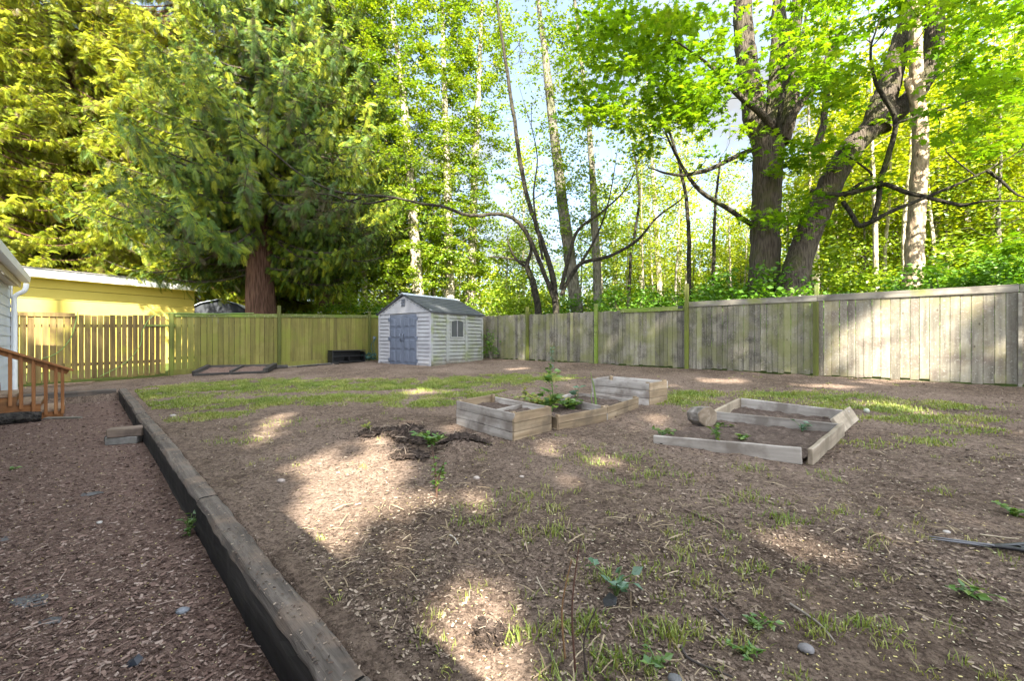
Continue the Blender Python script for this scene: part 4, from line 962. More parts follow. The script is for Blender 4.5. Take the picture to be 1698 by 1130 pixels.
# many stemmed vine maple with the long arching branch
Y = 15.5
vm = [(pix([(925, 560), (918, 470), (905, 420), (885, 360), (868, 300), (850, 180), (832, 60), (815, -60)], Y, 1.5), [px_r(12, Y), px_r(8, Y), px_r(7, Y), px_r(4, Y)], 8),
      (pix([(920, 500), (897, 440), (872, 385), (850, 362), (825, 355), (795, 358), (765, 354), (735, 343), (700, 338), (655, 328), (615, 325), (580, 333)], Y, -1.5), [px_r(8, Y), px_r(6, Y), px_r(4.5, Y), px_r(2, Y)], 7),
      (pix([(640, 326), (560, 318), (500, 290), (450, 250), (400, 215), (362, 192)], Y-1.2, -1.2), [px_r(5, Y), px_r(3, Y), .008], 5),
      (pix([(655, 328), (600, 338), (540, 322), (480, 325), (420, 318)], Y-1.2, -.8), [px_r(4, Y), .008], 5),
      (pix([(930, 480), (945, 420), (960, 380), (1000, 350), (1040, 310), (1060, 260)], Y, .5), [px_r(7, Y), px_r(5, Y), .008], 6),
      (pix([(930, 490), (960, 440), (1010, 425), (1055, 400), (1090, 360), (1130, 330), (1165, 290)], Y, -.5), [px_r(7, Y), px_r(5, Y), .008], 6),
      (pix([(940, 470), (985, 400), (1010, 330), (1025, 240)], Y, .8), [px_r(6, Y), .008], 6),
      (pix([(900, 430), (885, 330), (890, 250), (860, 140)], Y, 1.), [px_r(5, Y), .007], 5)]
rng = np.random.default_rng(90)
cl = [at(rng.uniform(770, 1090), rng.uniform(20, 400), Y+rng.uniform(-1.2, 2)) for _ in range(80)]
tree('vine_maple', 'many stemmed dark maple whose long bare branch arches left across the sky', 'tree', vm, cl, L_alder, B_dark, LEAF, 9, .5, .12, 91, bmax=.02)
sk = [(pix([(890, 555), (893, 520), (884, 470), (874, 440), (880, 420), (879, 400)], 17.), [.17, .14, .12, .07, .03], 9), (pix([(876, 445), (858, 432), (845, 410), (842, 395)], 17.), [.07, .05, .02], 6), (pix([(874, 436), (840, 428), (810, 426)], 17.), [.05, .02], 5)]
tree('dead_snag', 'broken blackened dead trunk leaning among bushes left of the grey alders', 'tree', sk, [], None, B_dark, LEAF, 0, .3, .1, 92)
# bare-branched saplings in the sky gap
for i, (pts, Y, w, lab) in enumerate([([(1142, 540), (1143, 420), (1138, 330), (1120, 250), (1100, 190)], 15.5, 8, 'thin bare sapling just left of the thick straight maple'), ([(1186, 540), (1183, 430), (1186, 340), (1195, 260)], 17., 7, 'thin upright sapling closest to the left of the thick straight maple'), ([(1040, 540), (1046, 430), (1060, 330), (1050, 240)], 18., 6, 'thin sapling between the slender grey alder and the bare saplings')]):
    rng = np.random.default_rng(120+i)
    cl = [at(pts[-1][0]+rng.uniform(-70, 60), rng.uniform(180, 480), Y+rng.uniform(-1, 1)) for _ in range(60)]
    tree('sapling', lab, 'tree', [(pix(pts, Y), [px_r(w, Y), px_r(3, Y)], 6)], cl, L_alder, B_dark, LEAF, 5, .4, .10, 130+i, 'thin saplings in the sky gap', bmax=.012)

# ================================================================== THE BIG MAPLES
rng = np.random.default_rng(200)
def box_cl(n, x0, x1, y0, y1, Y0, Y1): return [at(rng.uniform(x0, x1), rng.uniform(y0, y1), rng.uniform(Y0, Y1)) for _ in range(n)]
Y = 13.2
mA = [(pix([(1266, 560), (1268, 470), (1270, 390), (1272, 300), (1275, 235), (1276, 205)], Y), [px_r(62, Y), px_r(46, Y), px_r(43, Y), px_r(43, Y), px_r(47, Y), px_r(40, Y)], 18),
      (pix([(1268, 240), (1252, 190), (1240, 110), (1232, 30), (1228, -120), (1215, -330)], Y), [px_r(38, Y), px_r(33, Y), px_r(30, Y), px_r(24, Y), .05], 12),
      (pix([(1280, 235), (1286, 170), (1291, 90), (1292, 0), (1300, -200)], Y, .6), [px_r(36, Y), px_r(30, Y), px_r(24, Y), .06], 12),
      (pix([(1292, 235), (1308, 180), (1312, 110), (1320, 20), (1335, -150)], Y, -.4), [px_r(32, Y), px_r(24, Y), px_r(20, Y), .05], 11),
      (pix([(1295, 225), (1325, 175), (1352, 140), (1375, 90), (1396, 45)], Y-.3, -1.2), [px_r(12, Y), px_r(10, Y), px_r(6, Y)], 7),
      (pix([(1290, 222), (1262, 188), (1225, 158), (1195, 125), (1160, 95), (1110, 60)], Y-.3, -2.0), [px_r(13, Y), px_r(9, Y), px_r(5, Y), .012], 7),
      (pix([(1255, 245), (1215, 262), (1170, 283), (1120, 290), (1075, 278)], Y-.3, -1.0), [px_r(9, Y), px_r(7, Y), .012], 6),
      (pix([(1246, 373), (1205, 345), (1165, 320), (1140, 290), (1110, 235), (1095, 190)], Y-.3, -.6), [px_r(8, Y), px_r(6, Y), .01], 6),
      (pix([(1290, 222), (1300, 150), (1330, 60), (1350, -60)], Y-.5, -1.), [px_r(9, Y), px_r(5, Y), .015], 7)]
clA = box_cl(120, 1000, 1330, -40, 200, 9.5, 14)+box_cl(85, 940, 1150, 20, 210, 10, 13.5)+box_cl(26, 1250, 1360, 190, 390, 11., 12.6)+box_cl(60, 1000, 1400, -420, -40, 9, 16)+box_cl(18, 1050, 1240, 180, 260, 11, 13)
def open_up(cl, boxes, p):
    out = []
    for c in cl:
        x, y = CX+F*c[0]/c[1], CY-F*(c[2]-CAMZ)/c[1]
        if c[1] < 13.3 and any(a < x < b and e < y < f for a, b, e, f in boxes) and random.random() < p: continue
        out.append(c)
    return out
random.seed(77)
TB = [(1215, 1340, 50, 420), (1330, 1480, 190, 460), (1420, 1580, 30, 240)]
clA = open_up(clA, TB, .72)+box_cl(14, 1285, 1350, 250, 385, 11.6, 12.4)
mtA = tree('maple_tree', 'massive upright maple with dark straight trunk that forks near the top', 'tree', mA, clA, L_maple, B_maple, MAPLE, 26, .6, .175, 201, 'two big maples behind the right fence', twig=B_dark, flatk=.28, tilt=.35, bow=.1, jr=.6)
Y = 12.4
mB = [(pix([(1305, 540), (1318, 455), (1342, 385), (1366, 330), (1392, 275), (1420, 236), (1455, 205), (1490, 182), (1520, 150), (1540, 110), (1550, 40), (1552, -40), (1560, -250)], Y), [px_r(52, Y), px_r(39, Y), px_r(37, Y), px_r(36, Y), px_r(34, Y), px_r(31, Y), px_r(28, Y), px_r(26, Y), px_r(23, Y), .08], 16),
      (pix([(1452, 212), (1466, 165), (1480, 120), (1495, 70), (1508, 10), (1520, -160)], Y), [px_r(42, Y), px_r(33, Y), px_r(29, Y), px_r(26, Y), .07], 13),
      (pix([(1345, 316), (1375, 322), (1410, 320), (1448, 310), (1470, 306), (1500, 318), (1540, 328), (1590, 340), (1610, 338), (1640, 333), (1720, 335)], Y-.3, -2.2), [px_r(7, Y), px_r(7.5, Y), px_r(6.5, Y), px_r(4.5, Y), .012], 7),
      (pix([(1398, 335), (1412, 355), (1424, 374), (1445, 368), (1475, 352), (1540, 325), (1600, 300), (1650, 275), (1700, 245)], Y-.4, -2.0), [px_r(7, Y), px_r(7, Y), px_r(4.5, Y), .012], 7),
      (pix([(1448, 365), (1456, 335), (1460, 300), (1474, 255), (1485, 200), (1465, 160), (1450, 130), (1444, 80), (1460, 30)], Y-.9, -.6), [px_r(7, Y), px_r(8, Y), px_r(6, Y), .012], 7),
      (pix([(1400, 325), (1425, 305), (1445, 290), (1420, 268), (1405, 258)], Y-.5, -.3), [px_r(7, Y), px_r(4, Y), .01], 6),
      (pix([(1485, 205), (1530, 190), (1600, 170), (1660, 150)], Y-.8, -1.0), [px_r(5, Y), .01], 5),
      (pix([(1637, 283), (1660, 300), (1690, 325), (1730, 330)], Y-2.1, -.3), [px_r(5, Y), .01], 5),
      (pix([(1350, 250), (1365, 210), (1370, 160), (1385, 120)], Y-.1, .3), [px_r(12, Y), px_r(10, Y), px_r(6, Y)], 7)]
clB = box_cl(125, 1320, 1720, -40, 160, 8.5, 13.5)+box_cl(34, 1540, 1740, 130, 250, 8.5, 12)+box_cl(30, 1330, 1460, 190, 340, 11., 12.2)+box_cl(16, 1330, 1460, 120, 200, 10, 12.5)+box_cl(60, 1350, 1900, -420, -40, 8, 15)+box_cl(5, 1640, 1740, 385, 425, 9.2, 10)
clB = open_up(clB, TB, .72)
tree('maple_tree', 'big leaning maple with crooked trunk and dark zigzag branches at the right', 'tree', mB, clB, L_maple, B_maple, MAPLE, 26, .6, .175, 202, 'two big maples behind the right fence', twig=B_dark, flatk=.28, tilt=.35, bow=.1, jr=.6)
Y = 11.9
mC = [(pix([(1508, 555), (1513, 465), (1519, 380), (1523, 300), (1526, 220), (1520, 140), (1518, 50), (1512, -150)], Y), [px_r(30, Y), px_r(26, Y), px_r(24, Y), px_r(22, Y), px_r(20, Y), px_r(17, Y), .05], 12),
      (pix([(1521, 180), (1510, 150), (1503, 130)], Y), [px_r(14, Y), px_r(9, Y)], 8), (pix([(1522, 150), (1545, 130), (1580, 110), (1640, 60)], Y), [px_r(8, Y), .012], 6)]
tree('maple_tree', 'slender mottled tan tree trunk standing right of the leaning maple', 'tree', mC, box_cl(24, 1450, 1640, -250, 120, 10.5, 13), L_maple, B_mott, MAPLE, 22, .5, .22, 203, twig=B_dark, flatk=.3)

# ================================================================== SUNLIT WOODLAND BEHIND
def woodtree(label, seed, H, r, leafm, bk, low, R, ncl, per, size, lean=.03, loc=(0, 60)):
    global rng
    rng = np.random.default_rng(seed); random.seed(seed)
    root = thing('woodland_tree', label, 'tree', (loc[0], loc[1], float(plane(*loc))), group='slender woodland trees behind the fences')
    zz = np.linspace(0, H, 12); dx, dy = rng.normal(0, lean, 2)
    path = np.c_[dx*zz+.12*pn(zz*.3+seed, zz*0), dy*zz+.12*pn(zz*.3+seed+7, zz*0), zz]
    sk = Skel(); sk.path(path, [r, r*.8, r*.45, .02], 7, 3)
    t = rng.random(ncl); z = low+(H-low)*t; a = rng.uniform(0, 2*PI, ncl); q = R*np.sqrt(rng.random(ncl))*(1-.45*t)
    cl = np.c_[np.interp(z, zz, path[:, 0])+q*np.cos(a), np.interp(z, zz, path[:, 1])+q*np.sin(a), z]
    sk.attach(cl, maxr=.03, bow=.15)
    mb = MB(); c, rr, sd, lp = sk.tubes[0]; mb.tube(c, rr, sd); tr = mb.build('trunk', bk, root)
    mb = MB(); [mb.tube(c, rr, 3, 1, caps=False) for c, rr, sd, lp in sk.tubes[1:]]
    leaf_cloud(mb, cl, per, .7, size, LEAF, .6, .6, -.2); mb.build('crown', [leafm, bk], root)
    return root
W_LAB = ['slender pale trunked woodland tree with yellow leaves in the sunlit stand beyond the right fence',
         'taller thin woodland tree with yellow green crown in the sunlit stand beyond the right fence',
         'bushy low branching woodland tree with bright yellow green leaves beyond the fences']
wt = [woodtree(W_LAB[0], 301, 13, .13, L_yellow, B_alder, 2.2, 1.7, 110, 26, .19), woodtree(W_LAB[1], 302, 16, .15, L_yellow, B_alder, 3., 1.9, 120, 26, .2, .02), woodtree(W_LAB[2], 303, 8.5, .10, L_alder, B_grey, .8, 2.0, 130, 26, .18)]
wt.append(woodtree('slim bare stemmed woodland tree with a high thin crown beyond the right fence', 304, 15, .10, L_yellow, B_alder, 6.5, 1.3, 55, 22, .18)); used = [0, 0, 0, 0]
def put(k, x, y, s=1.):
    rz = random.uniform(0, 6.28); s = s*random.uniform(.85, 1.2)
    z = float(plane(x, y))-.05
    if used[k] == 0: o = wt[k]; o.location = (x, y, z); o.rotation_euler = (0, 0, rz); o.scale = (s,)*3
    else: o = dup(wt[k], (x, y, z), rz, s)
    used[k] += 1; return o
random.seed(44)
for px, Y, k in [(1345, 19, 2), (1380, 22, 0), (1405, 27, 1), (1430, 18, 2), (1445, 24, 0), (1470, 30, 1), (1490, 20, 0), (1540, 18, 0), (1560, 23, 1), (1575, 16.5, 2), (1590, 19.5, 0), (1610, 26, 1), (1622, 17.5, 0), (1640, 21, 0), (1655, 15.5, 2), (1665, 28, 1), (1680, 18, 0), (1700, 23, 1), (1720, 16, 0), (1745, 20, 1), (1780, 17, 0), (1830, 19, 1), (1900, 18, 0),
                 (1330, 26, 0), (1360, 33, 1), (1520, 33, 1), (1580, 35, 1), (1640, 36, 1), (1700, 34, 1), (1420, 36, 1), (1310, 21, 2), (1225, 26, 2), (1200, 32, 2), (1150, 24, 2), (1125, 30, 2), (1085, 33, 2), (1040, 28, 2), (1010, 36, 2), (960, 26, 2), (915, 32, 2), (850, 30, 2), (830, 38, 2), (655, 30, 2), (715, 32, 2), (625, 34, 0), (665, 36, 1), (560, 38, 1), (590, 31, 0), (520, 34, 2), (640, 26.5, 2), (575, 25, 2), (1210, 40, 2), (1160, 42, 2), (1060, 41, 2), (770, 36, 2), (1260, 30, 2), (838, 27, 2), (880, 25, 2), (935, 29, 2), (985, 31, 2), (1020, 24, 2), (1075, 27, 2), (1105, 34, 2), (1140, 36, 2), (1180, 28, 2), (1230, 35, 2), (1062, 26, 0), (1022, 33, 0), (868, 30, 0), (1215, 29, 0), (1120, 28, 0), (800, 31, 0), (715, 28, 0), (670, 29, 1), (1350, 25, 0), (1395, 20, 0), (1450, 21, 0), (1500, 26, 0), (1552, 28, 0), (1600, 31, 0), (1630, 24, 0), (1672, 22, 0), (1690, 26, 0)]:
    put(k, (px-CX)/F*Y, Y, .84 if (k == 2 and 760 < px < 1240) else 1.)

random.seed(46)
for i in range(46):
    px, Y = random.uniform(1335, 1780), random.uniform(15.5, 30); put(3, (px-CX)/F*Y, Y, .9)
for i in range(16):
    px, Y = random.uniform(1000, 1250), random.uniform(20, 34); put(3, (px-CX)/F*Y, Y, .62)
# ================================================================== UNDERGROWTH
def shrub(label, seed, leafm, rx, rz, n, size, T=LEAF, loc=(0, 50)):
    global rng
    rng = np.random.default_rng(seed); random.seed(seed)
    root = thing('shrub', label, 'shrub', (loc[0], loc[1], float(plane(*loc))), group='green shrubs behind the fences')
    cl = in_ell(n, (0, 0, rz*1.0), (rx, rx, rz), .25); cl = cl[cl[:, 2] > .1]
    mb = MB()
    for c in cl[::4]: mb.tube(smooth([(c[0]*.1, c[1]*.1, 0), (c[0]*.55, c[1]*.55, c[2]*.65), c], 3), [.02]*3+[.015]*2+[.008]*(2), 3, caps=False) if False else mb.tube(smooth([(c[0]*.1, c[1]*.1, 0), (c[0]*.55, c[1]*.55, c[2]*.65), c], 3), np.linspace(.02, .005, 7), 3, caps=False)
    mb.build('stems', B_grey, root)
    mb = MB(); leaf_cloud(mb, cl, 20, .34, size, T, .7, .55, -.25); mb.build('foliage', leafm, root)
    return root
S_LAB = ['round dark green shrub in the hedge line right behind the right fence', 'loose bright green bush growing up behind the fences', 'low spreading leafy green shrub hugging the fence top']
sh = [shrub(S_LAB[0], 401, L_shrub, 1.5, 1.35, 240, .13), shrub(S_LAB[1], 402, L_alder, 1.2, 1.5, 120, .14), shrub(S_LAB[2], 403, L_shrub, 1.9, 1.05, 300, .13)]
usedS = [0, 0, 0]
def puts(k, px, Y, s=1.):
    if Y < 15 and px > 1090 and k != 1: Y += .95; s *= 1.06
    x = (px-CX)/F*Y; z = float(plane(x, Y))-.1; rz = random.uniform(0, 6.28); s *= random.uniform(.9, 1.12)
    if usedS[k] == 0: o = sh[k]; o.location = (x, Y, z); o.rotation_euler = (0, 0, rz); o.scale = (s,)*3
    else: o = dup(sh[k], (x, Y, z), rz, s)
    usedS[k] += 1
random.seed(45)
for px, Y, k, s in [(1095, 14.6, 2, .95), (1150, 14.8, 0, 1.), (1185, 13.8, 2, 1.0), (1215, 13.4, 0, 1.05), (1245, 12., 0, 1.05), (1285, 11.8, 2, 1.05), (1330, 11.4, 2, .95), (1370, 11.8, 2, 1.), (1410, 11.6, 2, .95), (1450, 10.8, 2, .95), (1485, 10.4, 2, .9), (1540, 10.2, 2, 1.), (1580, 10., 0, .95), (1620, 9.9, 2, 1.05), (1655, 9.6, 0, 1.0), (1700, 9.3, 2, 1.1), (1760, 9., 0, 1.1), (1840, 8.6, 2, 1.1),
                    (1045, 15.6, 0, 1.), (1010, 16.6, 2, .95), (960, 17.6, 0, .9), (925, 18.2, 2, .95), (885, 18.8, 1, .9), (845, 19.4, 1, 1.), (812, 20., 1, 1.), (780, 22, 1, .9), (590, 21.5, 1, 1.1), (615, 22, 0, 1.), (570, 23, 0, 1.), (645, 22.5, 1, 1.), (540, 22.5, 1, .9), (505, 23, 0, .9), (1065, 20, 1, 1.), (1110, 19, 1, 1.), (1175, 18, 1, 1.1), (1215, 17, 1, 1.), (1350, 15, 1, 1.2), (1400, 15.5, 1, 1.1), (1460, 14.5, 1, 1.1), (1550, 13.6, 1, 1.1), (1630, 13., 1, 1.2), (1690, 12.5, 1, 1.2), (905, 21, 1, 1.), (985, 21, 1, 1.1), (1030, 22, 1, 1.2)]:
    puts(k, px, Y, s)
p = gp(812, 597); x, y = p[0]+.05, p[1]-.1
rng = np.random.default_rng(5)
s0 = thing('shrub', 'small green shrub in the corner between shed and right fence', 'shrub', (x, y, float(plane(x, y))))
cl = in_ell(40, (0, 0, .6), (.28, .25, .55), .1); mb = MB()
for c in cl[::3]: mb.tube(smooth([(0, 0, 0), (c[0]*.6, c[1]*.6, c[2]*.6), c], 3), np.linspace(.012, .004, 7), 3, caps=False)
mb.build('stems', B_grey, s0); mb = MB(); leaf_cloud(mb, cl, 10, .16, .08, LEAF, .9, .6, -.2); mb.build('foliage', L_shrub, s0)
# the far wood that closes the view, one mass
rng = np.random.default_rng(500); mb = MB()
n = 2600; ang = rng.uniform(math.radians(-62), math.radians(66), n); dist = rng.uniform(46, 66, n)
gapw = np.exp(-((ang-math.radians(9.))/math.radians(14))**2)
top = 15-10.5*gapw+2.5*pn(ang*9, ang*0)*2
zc = rng.random(n)*top
cl = np.c_[dist*np.sin(ang), dist*np.cos(ang), zc+.5]
leaf_cloud(mb, cl, 26, 1.5, .55, LEAF, .8, .7, -.2)
tag(mb.build('distant_wood', L_yellow), 'far sunlit wood closing the view behind all trees', 'woodland', kind='stuff')
rng = np.random.default_rng(501); mb = MB()
for _ in range(220):
    a = rng.uniform(math.radians(-60), math.radians(64)); d = rng.uniform(38, 52); h = rng.uniform(7, 14)*(.55 if abs(a-math.radians(9)) < .2 else 1)
    x, y = d*math.sin(a), d*math.cos(a); mb.tube([(x, y, 0), (x+rng.normal(0, .2), y, h*.5), (x+rng.normal(0, .5), y, h)], [.16, .12, .04], 5)
tag(mb.build('distant_trunks', B_alder), 'far pale trunks standing in the sunlit wood', 'woodland', kind='stuff')
# ================================================================== GROUND LITTER AND GRASS
def world_pts(n, xlo, xhi, ylo, yhi, p=1.0):
    """random ground points, thinning out with distance from where the detail matters"""
    y = ylo*(yhi/ylo)**rng.random(n) if p else rng.uniform(ylo, yhi, n)
    x = rng.uniform(-1, 1, n)*1.35*y
    k = (x > xlo) & (x < xhi); return x[k], y[k]
rng = np.random.default_rng(700)
def inside(x, y): return (FENCE_K(x, y) < -.05) & (BACK_K(x, y) < -.05)
BEDS = [(b1, .75), (rb, .8), (rb2, .75)]
shed_c = nc-lx*SL/2+ly*SW/2
def free(x, y, m=.0):
    k = inside(x, y)
    dx, dy = x-shed_c[0], y-shed_c[1]; a = dx*lx[0]+dy*lx[1]; b = dx*ly[0]+dy*ly[1]
    return k & ~((np.abs(a) < SL/2+m) & (np.abs(b) < SW/2+m))
CH = tpl([(-.5, -.22, 0), (.5, -.16, .05), (.46, .2, .0), (-.42, .24, .06)], [(0, 1, 2, 3)])
STR = tpl([(-.5, -.02, 0), (0, -.025, .06), (.5, -.015, .0), (.5, .015, 0), (0, .025, .06), (-.5, .02, 0)], [(0, 1, 4, 5), (1, 2, 3, 4)])
M_chip = fmat('bark chips', [(.045, .028, .022), (.085, .053, .042), (.13, .083, .066), (.18, .117, .093), (.24, .165, .132), (.34, .265, .22)])
M_lit = fmat('dry litter', [(.03, .021, .016), (.075, .05, .038), (.13, .093, .07), (.20, .15, .113), (.32, .255, .195)])
M_straw = fmat('dry straw', [(.12, .085, .05), (.22, .165, .10), (.34, .27, .18)])
M_petal = fmat('fallen yellow catkins', [(.42, .34, .10), (.52, .45, .2), (.5, .47, .33)])
def litter(name, n, keep, T, s0, s1, mat, tilt=.5, lift=.004, asp=None):
    x, y = world_pts(n, -13, 12, .75, 17); k = keep(x, y); x, y = x[k], y[k]; m = len(x)
    d = rand_dirs(m, .12); nz = np.array([0, 0, 1.])+rng.normal(0, tilt, (m, 3))
    s = s0*(s1/s0)**(rng.random(m)**2.0)
    mb = MB(); mb.scatter(*T, np.c_[x, y, ground(x, y)+lift+s*.12], frames(d, nz), s*(1+y*.05), 0)
    return tag(mb.build(name, mat), kind='stuff')
lowk = lambda x, y: (lambda t, d: is_low(t, d) & (d < -.11) & (d > -1.8))(*td(x, y))
def upk(x, y):
    t, d = td(x, y); return (~is_low(t, d)) & free(x, y) & (d > .12)
o = litter('bark_chips', 230000, lowk, CH, .006, .032, M_chip, .55); o['label'] = 'reddish brown bark chips covering the lower path'; 
def patch(x, y, s=1.1): return pn(x*s+31, y*s+7)
o = litter('dry_litter', 230000, lambda x, y: upk(x, y) & (patch(x, y) > rng.normal(-.12, .2, len(x))), CH, .0045, .026, M_lit, .45); o['label'] = 'dry brown leaf and bark litter scattered over the bare soil'
o = litter('dead_straw', 15000, lambda x, y: upk(x, y) & (patch(x, y, .9) > rng.normal(.1, .2, len(x))), STR, .03, .13, M_straw, .3); o['label'] = 'dry straw coloured stems scattered over the soil'
o = litter('path_twigs', 16000, lowk, STR, .02, .10, M_chip, .35); o['label'] = 'thin twigs mixed through the bark path'
o = litter('catkins', 9000, lambda x, y: (upk(x, y) | lowk(x, y)), CH, .007, .013, M_petal, .4); o['label'] = 'tiny fallen yellow catkin bits'
n = 1700; t_ = -1.5+11*rng.random(n)**1.5; d_2 = rng.uniform(-.10, .05, n); x, y = xy(t_, d_2); s_ = rng.uniform(.004, .015, n)
mb = MB(); mb.scatter(*CH, np.c_[x, y, plane(x, y)+.004+s_*.1], frames(rand_dirs(n, .1), np.array([0, 0, 1.])+rng.normal(0, .25, (n, 3))), s_*(1+y*.05), 0)
tag(mb.build('sleeper_litter', M_lit), 'dry litter lying on top of the railroad ties', kind='stuff')
# grass
def ell(px, py, ax, ay):                        # ellipse on the ground given in metres
    c = gp(px, py); return (c[0], c[1], ax, ay)
def seg_patch(lst): return lst
G_main = [ell(330, 645, 1.5, 1.3), ell(420, 640, 1.9, 1.3), ell(520, 640, 1.9, 1.1), ell(610, 640, 1.6, 1.0), ell(700, 640, 1.6, 1.2), ell(790, 632, 1.5, 1.1), ell(860, 628, 1.4, 1.0), ell(700, 670, .7, .5), ell(640, 662, .6, .5), ell(250, 655, .9, .8), ell(300, 668, 1.0, .8), ell(420, 668, 1.2, .7), ell(540, 662, 1.2, .6), ell(770, 655, .9, .5), ell(350, 690, .6, .35)]
G_right = [ell(1150, 655, .7, .5), ell(1300, 655, 1.0, .5), ell(1380, 662, 1.0, .45), ell(1470, 675, 1.2, .4), ell(1540, 695, .9, .3), ell(1500, 735, .5, .16), ell(1130, 665, .5, .5), ell(1590, 715, .4, .15)]
G_thin = [ell(1000, 760, .8, .5), ell(1090, 790, .7, .3), ell(880, 830, .5, .35), ell(1230, 830, .5, .2), ell(1160, 880, .35, .25), ell(1120, 945, .28, .2), ell(1150, 935, .3, .16), ell(930, 770, .4, .3), ell(1300, 865, .4, .14), ell(1420, 850, .3, .12), ell(1090, 1050, .35, .13), ell(1010, 1090, .25, .1), ell(950, 1110, .2, .12), ell(1400, 1050, .25, .14), ell(1560, 815, .2, .1), ell(1280, 950, .2, .1), ell(400, 730, .5, .4), ell(480, 700, .5, .4), ell(870, 1050, .2, .1), ell(1380, 790, .3, .15), ell(1240, 780, .3, .15), ell(800, 860, .35, .3), ell(1230, 1080, .2, .07), ell(1000, 1040, .25, .1), ell(430, 670, .5, .4), ell(575, 700, .4, .3), ell(1020, 960, .25, .1), ell(900, 890, .25, .15), ell(1230, 620, .8, .3), ell(1050, 625, .8, .4)]
def dens(x, y, P):
    z = np.zeros_like(x)
    for cx, cy, a, b in P: z = np.maximum(z, np.exp(-(((x-cx)/a)**2+((y-cy)/b)**2)*1.1))
    return z
def blades(x, y, h, w, mb, r):
    m = len(x); a = rng.uniform(0, 2*PI, m); d = np.stack([np.cos(a), np.sin(a)], 1); lean = rng.uniform(.15, 1.0, m)
    hz = h; z0 = ground(x, y)-.004
    n2 = np.stack([-d[:, 1], d[:, 0]], 1)
    def P(t, wk, s):
        off = d*(lean*h*t*t)[:, None]; return np.c_[x+off[:, 0]+s*n2[:, 0]*w*wk, y+off[:, 1]+s*n2[:, 1]*w*wk, z0+hz*t*(1-.35*lean*t)]
    V = np.stack([P(0, 1, -1), P(0, 1, 1), P(.55, .75, 1), P(.55, .75, -1), P(1, .08, 0)], 1)
    b = np.arange(m)[:, None]*5
    mb.add(V.reshape(-1, 3), np.concatenate([b+[0, 1, 2], b+[0, 2, 3], b+[3, 2, 4]]), 0, np.tile(r, 3))
L_grass = leafmat('grass blades', [(.12, .18, .03), (.18, .235, .04), (.25, .28, .06), (.33, .32, .11), (.42, .37, .2)], .3, .03)
rng = np.random.default_rng(710)
def grass(n, P, thr, hlo, hhi, xr, yr, power=1., clump=3.2, nm='', uni=False, wmul=1.):
    if uni: x = rng.uniform(*xr, n); y = rng.uniform(*yr, n)
    else: x, y = world_pts(n, xr[0], xr[1], yr[0], yr[1])
    d = dens(x, y, P)**power; nz = .5+1.1*pn(x*clump, y*clump)+.5*pn(x*9, y*9)
    k = (d*np.clip(nz+.15, 0, 1.2) > rng.uniform(thr, 1.0, len(x))) & upk(x, y); x, y, d = x[k], y[k], d[k]
    mb = MB(); dry = np.clip(.28+.5*pn(x*1.7+5, y*1.7)+rng.normal(0, .22, len(x))+.25*(1-d), 0, 1)
    blades(x, y, rng.uniform(hlo, hhi, len(x))*(.7+.5*d), rng.uniform(.0025, .0045, len(x))*(1+y*.08)*wmul, mb, dry)
    o = mb.build('grass', L_grass); tag(o, nm, kind='stuff'); return o
grass(900000, G_main, .21, .02, .055, (-10, 3), (5.5, 13.5), .8, 2.6, 'worn lawn grass in a band before the fence and shed', True, .8)
grass(220000, G_right, .14, .02, .06, (2, 9), (3.5, 9), .8, 2.2, 'grass strip growing behind the right pair of beds', True)
grass(150000, G_thin, .32, .015, .06, (-4, 6), (1.2, 9), 1.0, 5., 'thin grass tufts scattered over the bare soil', False, .7)
# sprinkle of isolated tufts
x, y = world_pts(520, -6, 9, 1.3, 10); k = upk(x, y) & (pn(x*.8+3, y*.8) > -.05); x, y = x[k], y[k]
mb = MB(); c = np.repeat(np.arange(len(x)), 16); xx = x[c]+rng.normal(0, .022, len(c)); yy = y[c]+rng.normal(0, .022, len(c))
blades(xx, yy, rng.uniform(.015, .055, len(c)), rng.uniform(.0012, .0022, len(c))*(1+yy*.08), mb, np.clip(np.repeat(rng.random(len(x)), 16)*.7+rng.normal(.1, .15, len(c)), 0, 1))
tag(mb.build('grass_tufts', L_grass), 'small separate grass tufts dotted over the yard', kind='stuff')

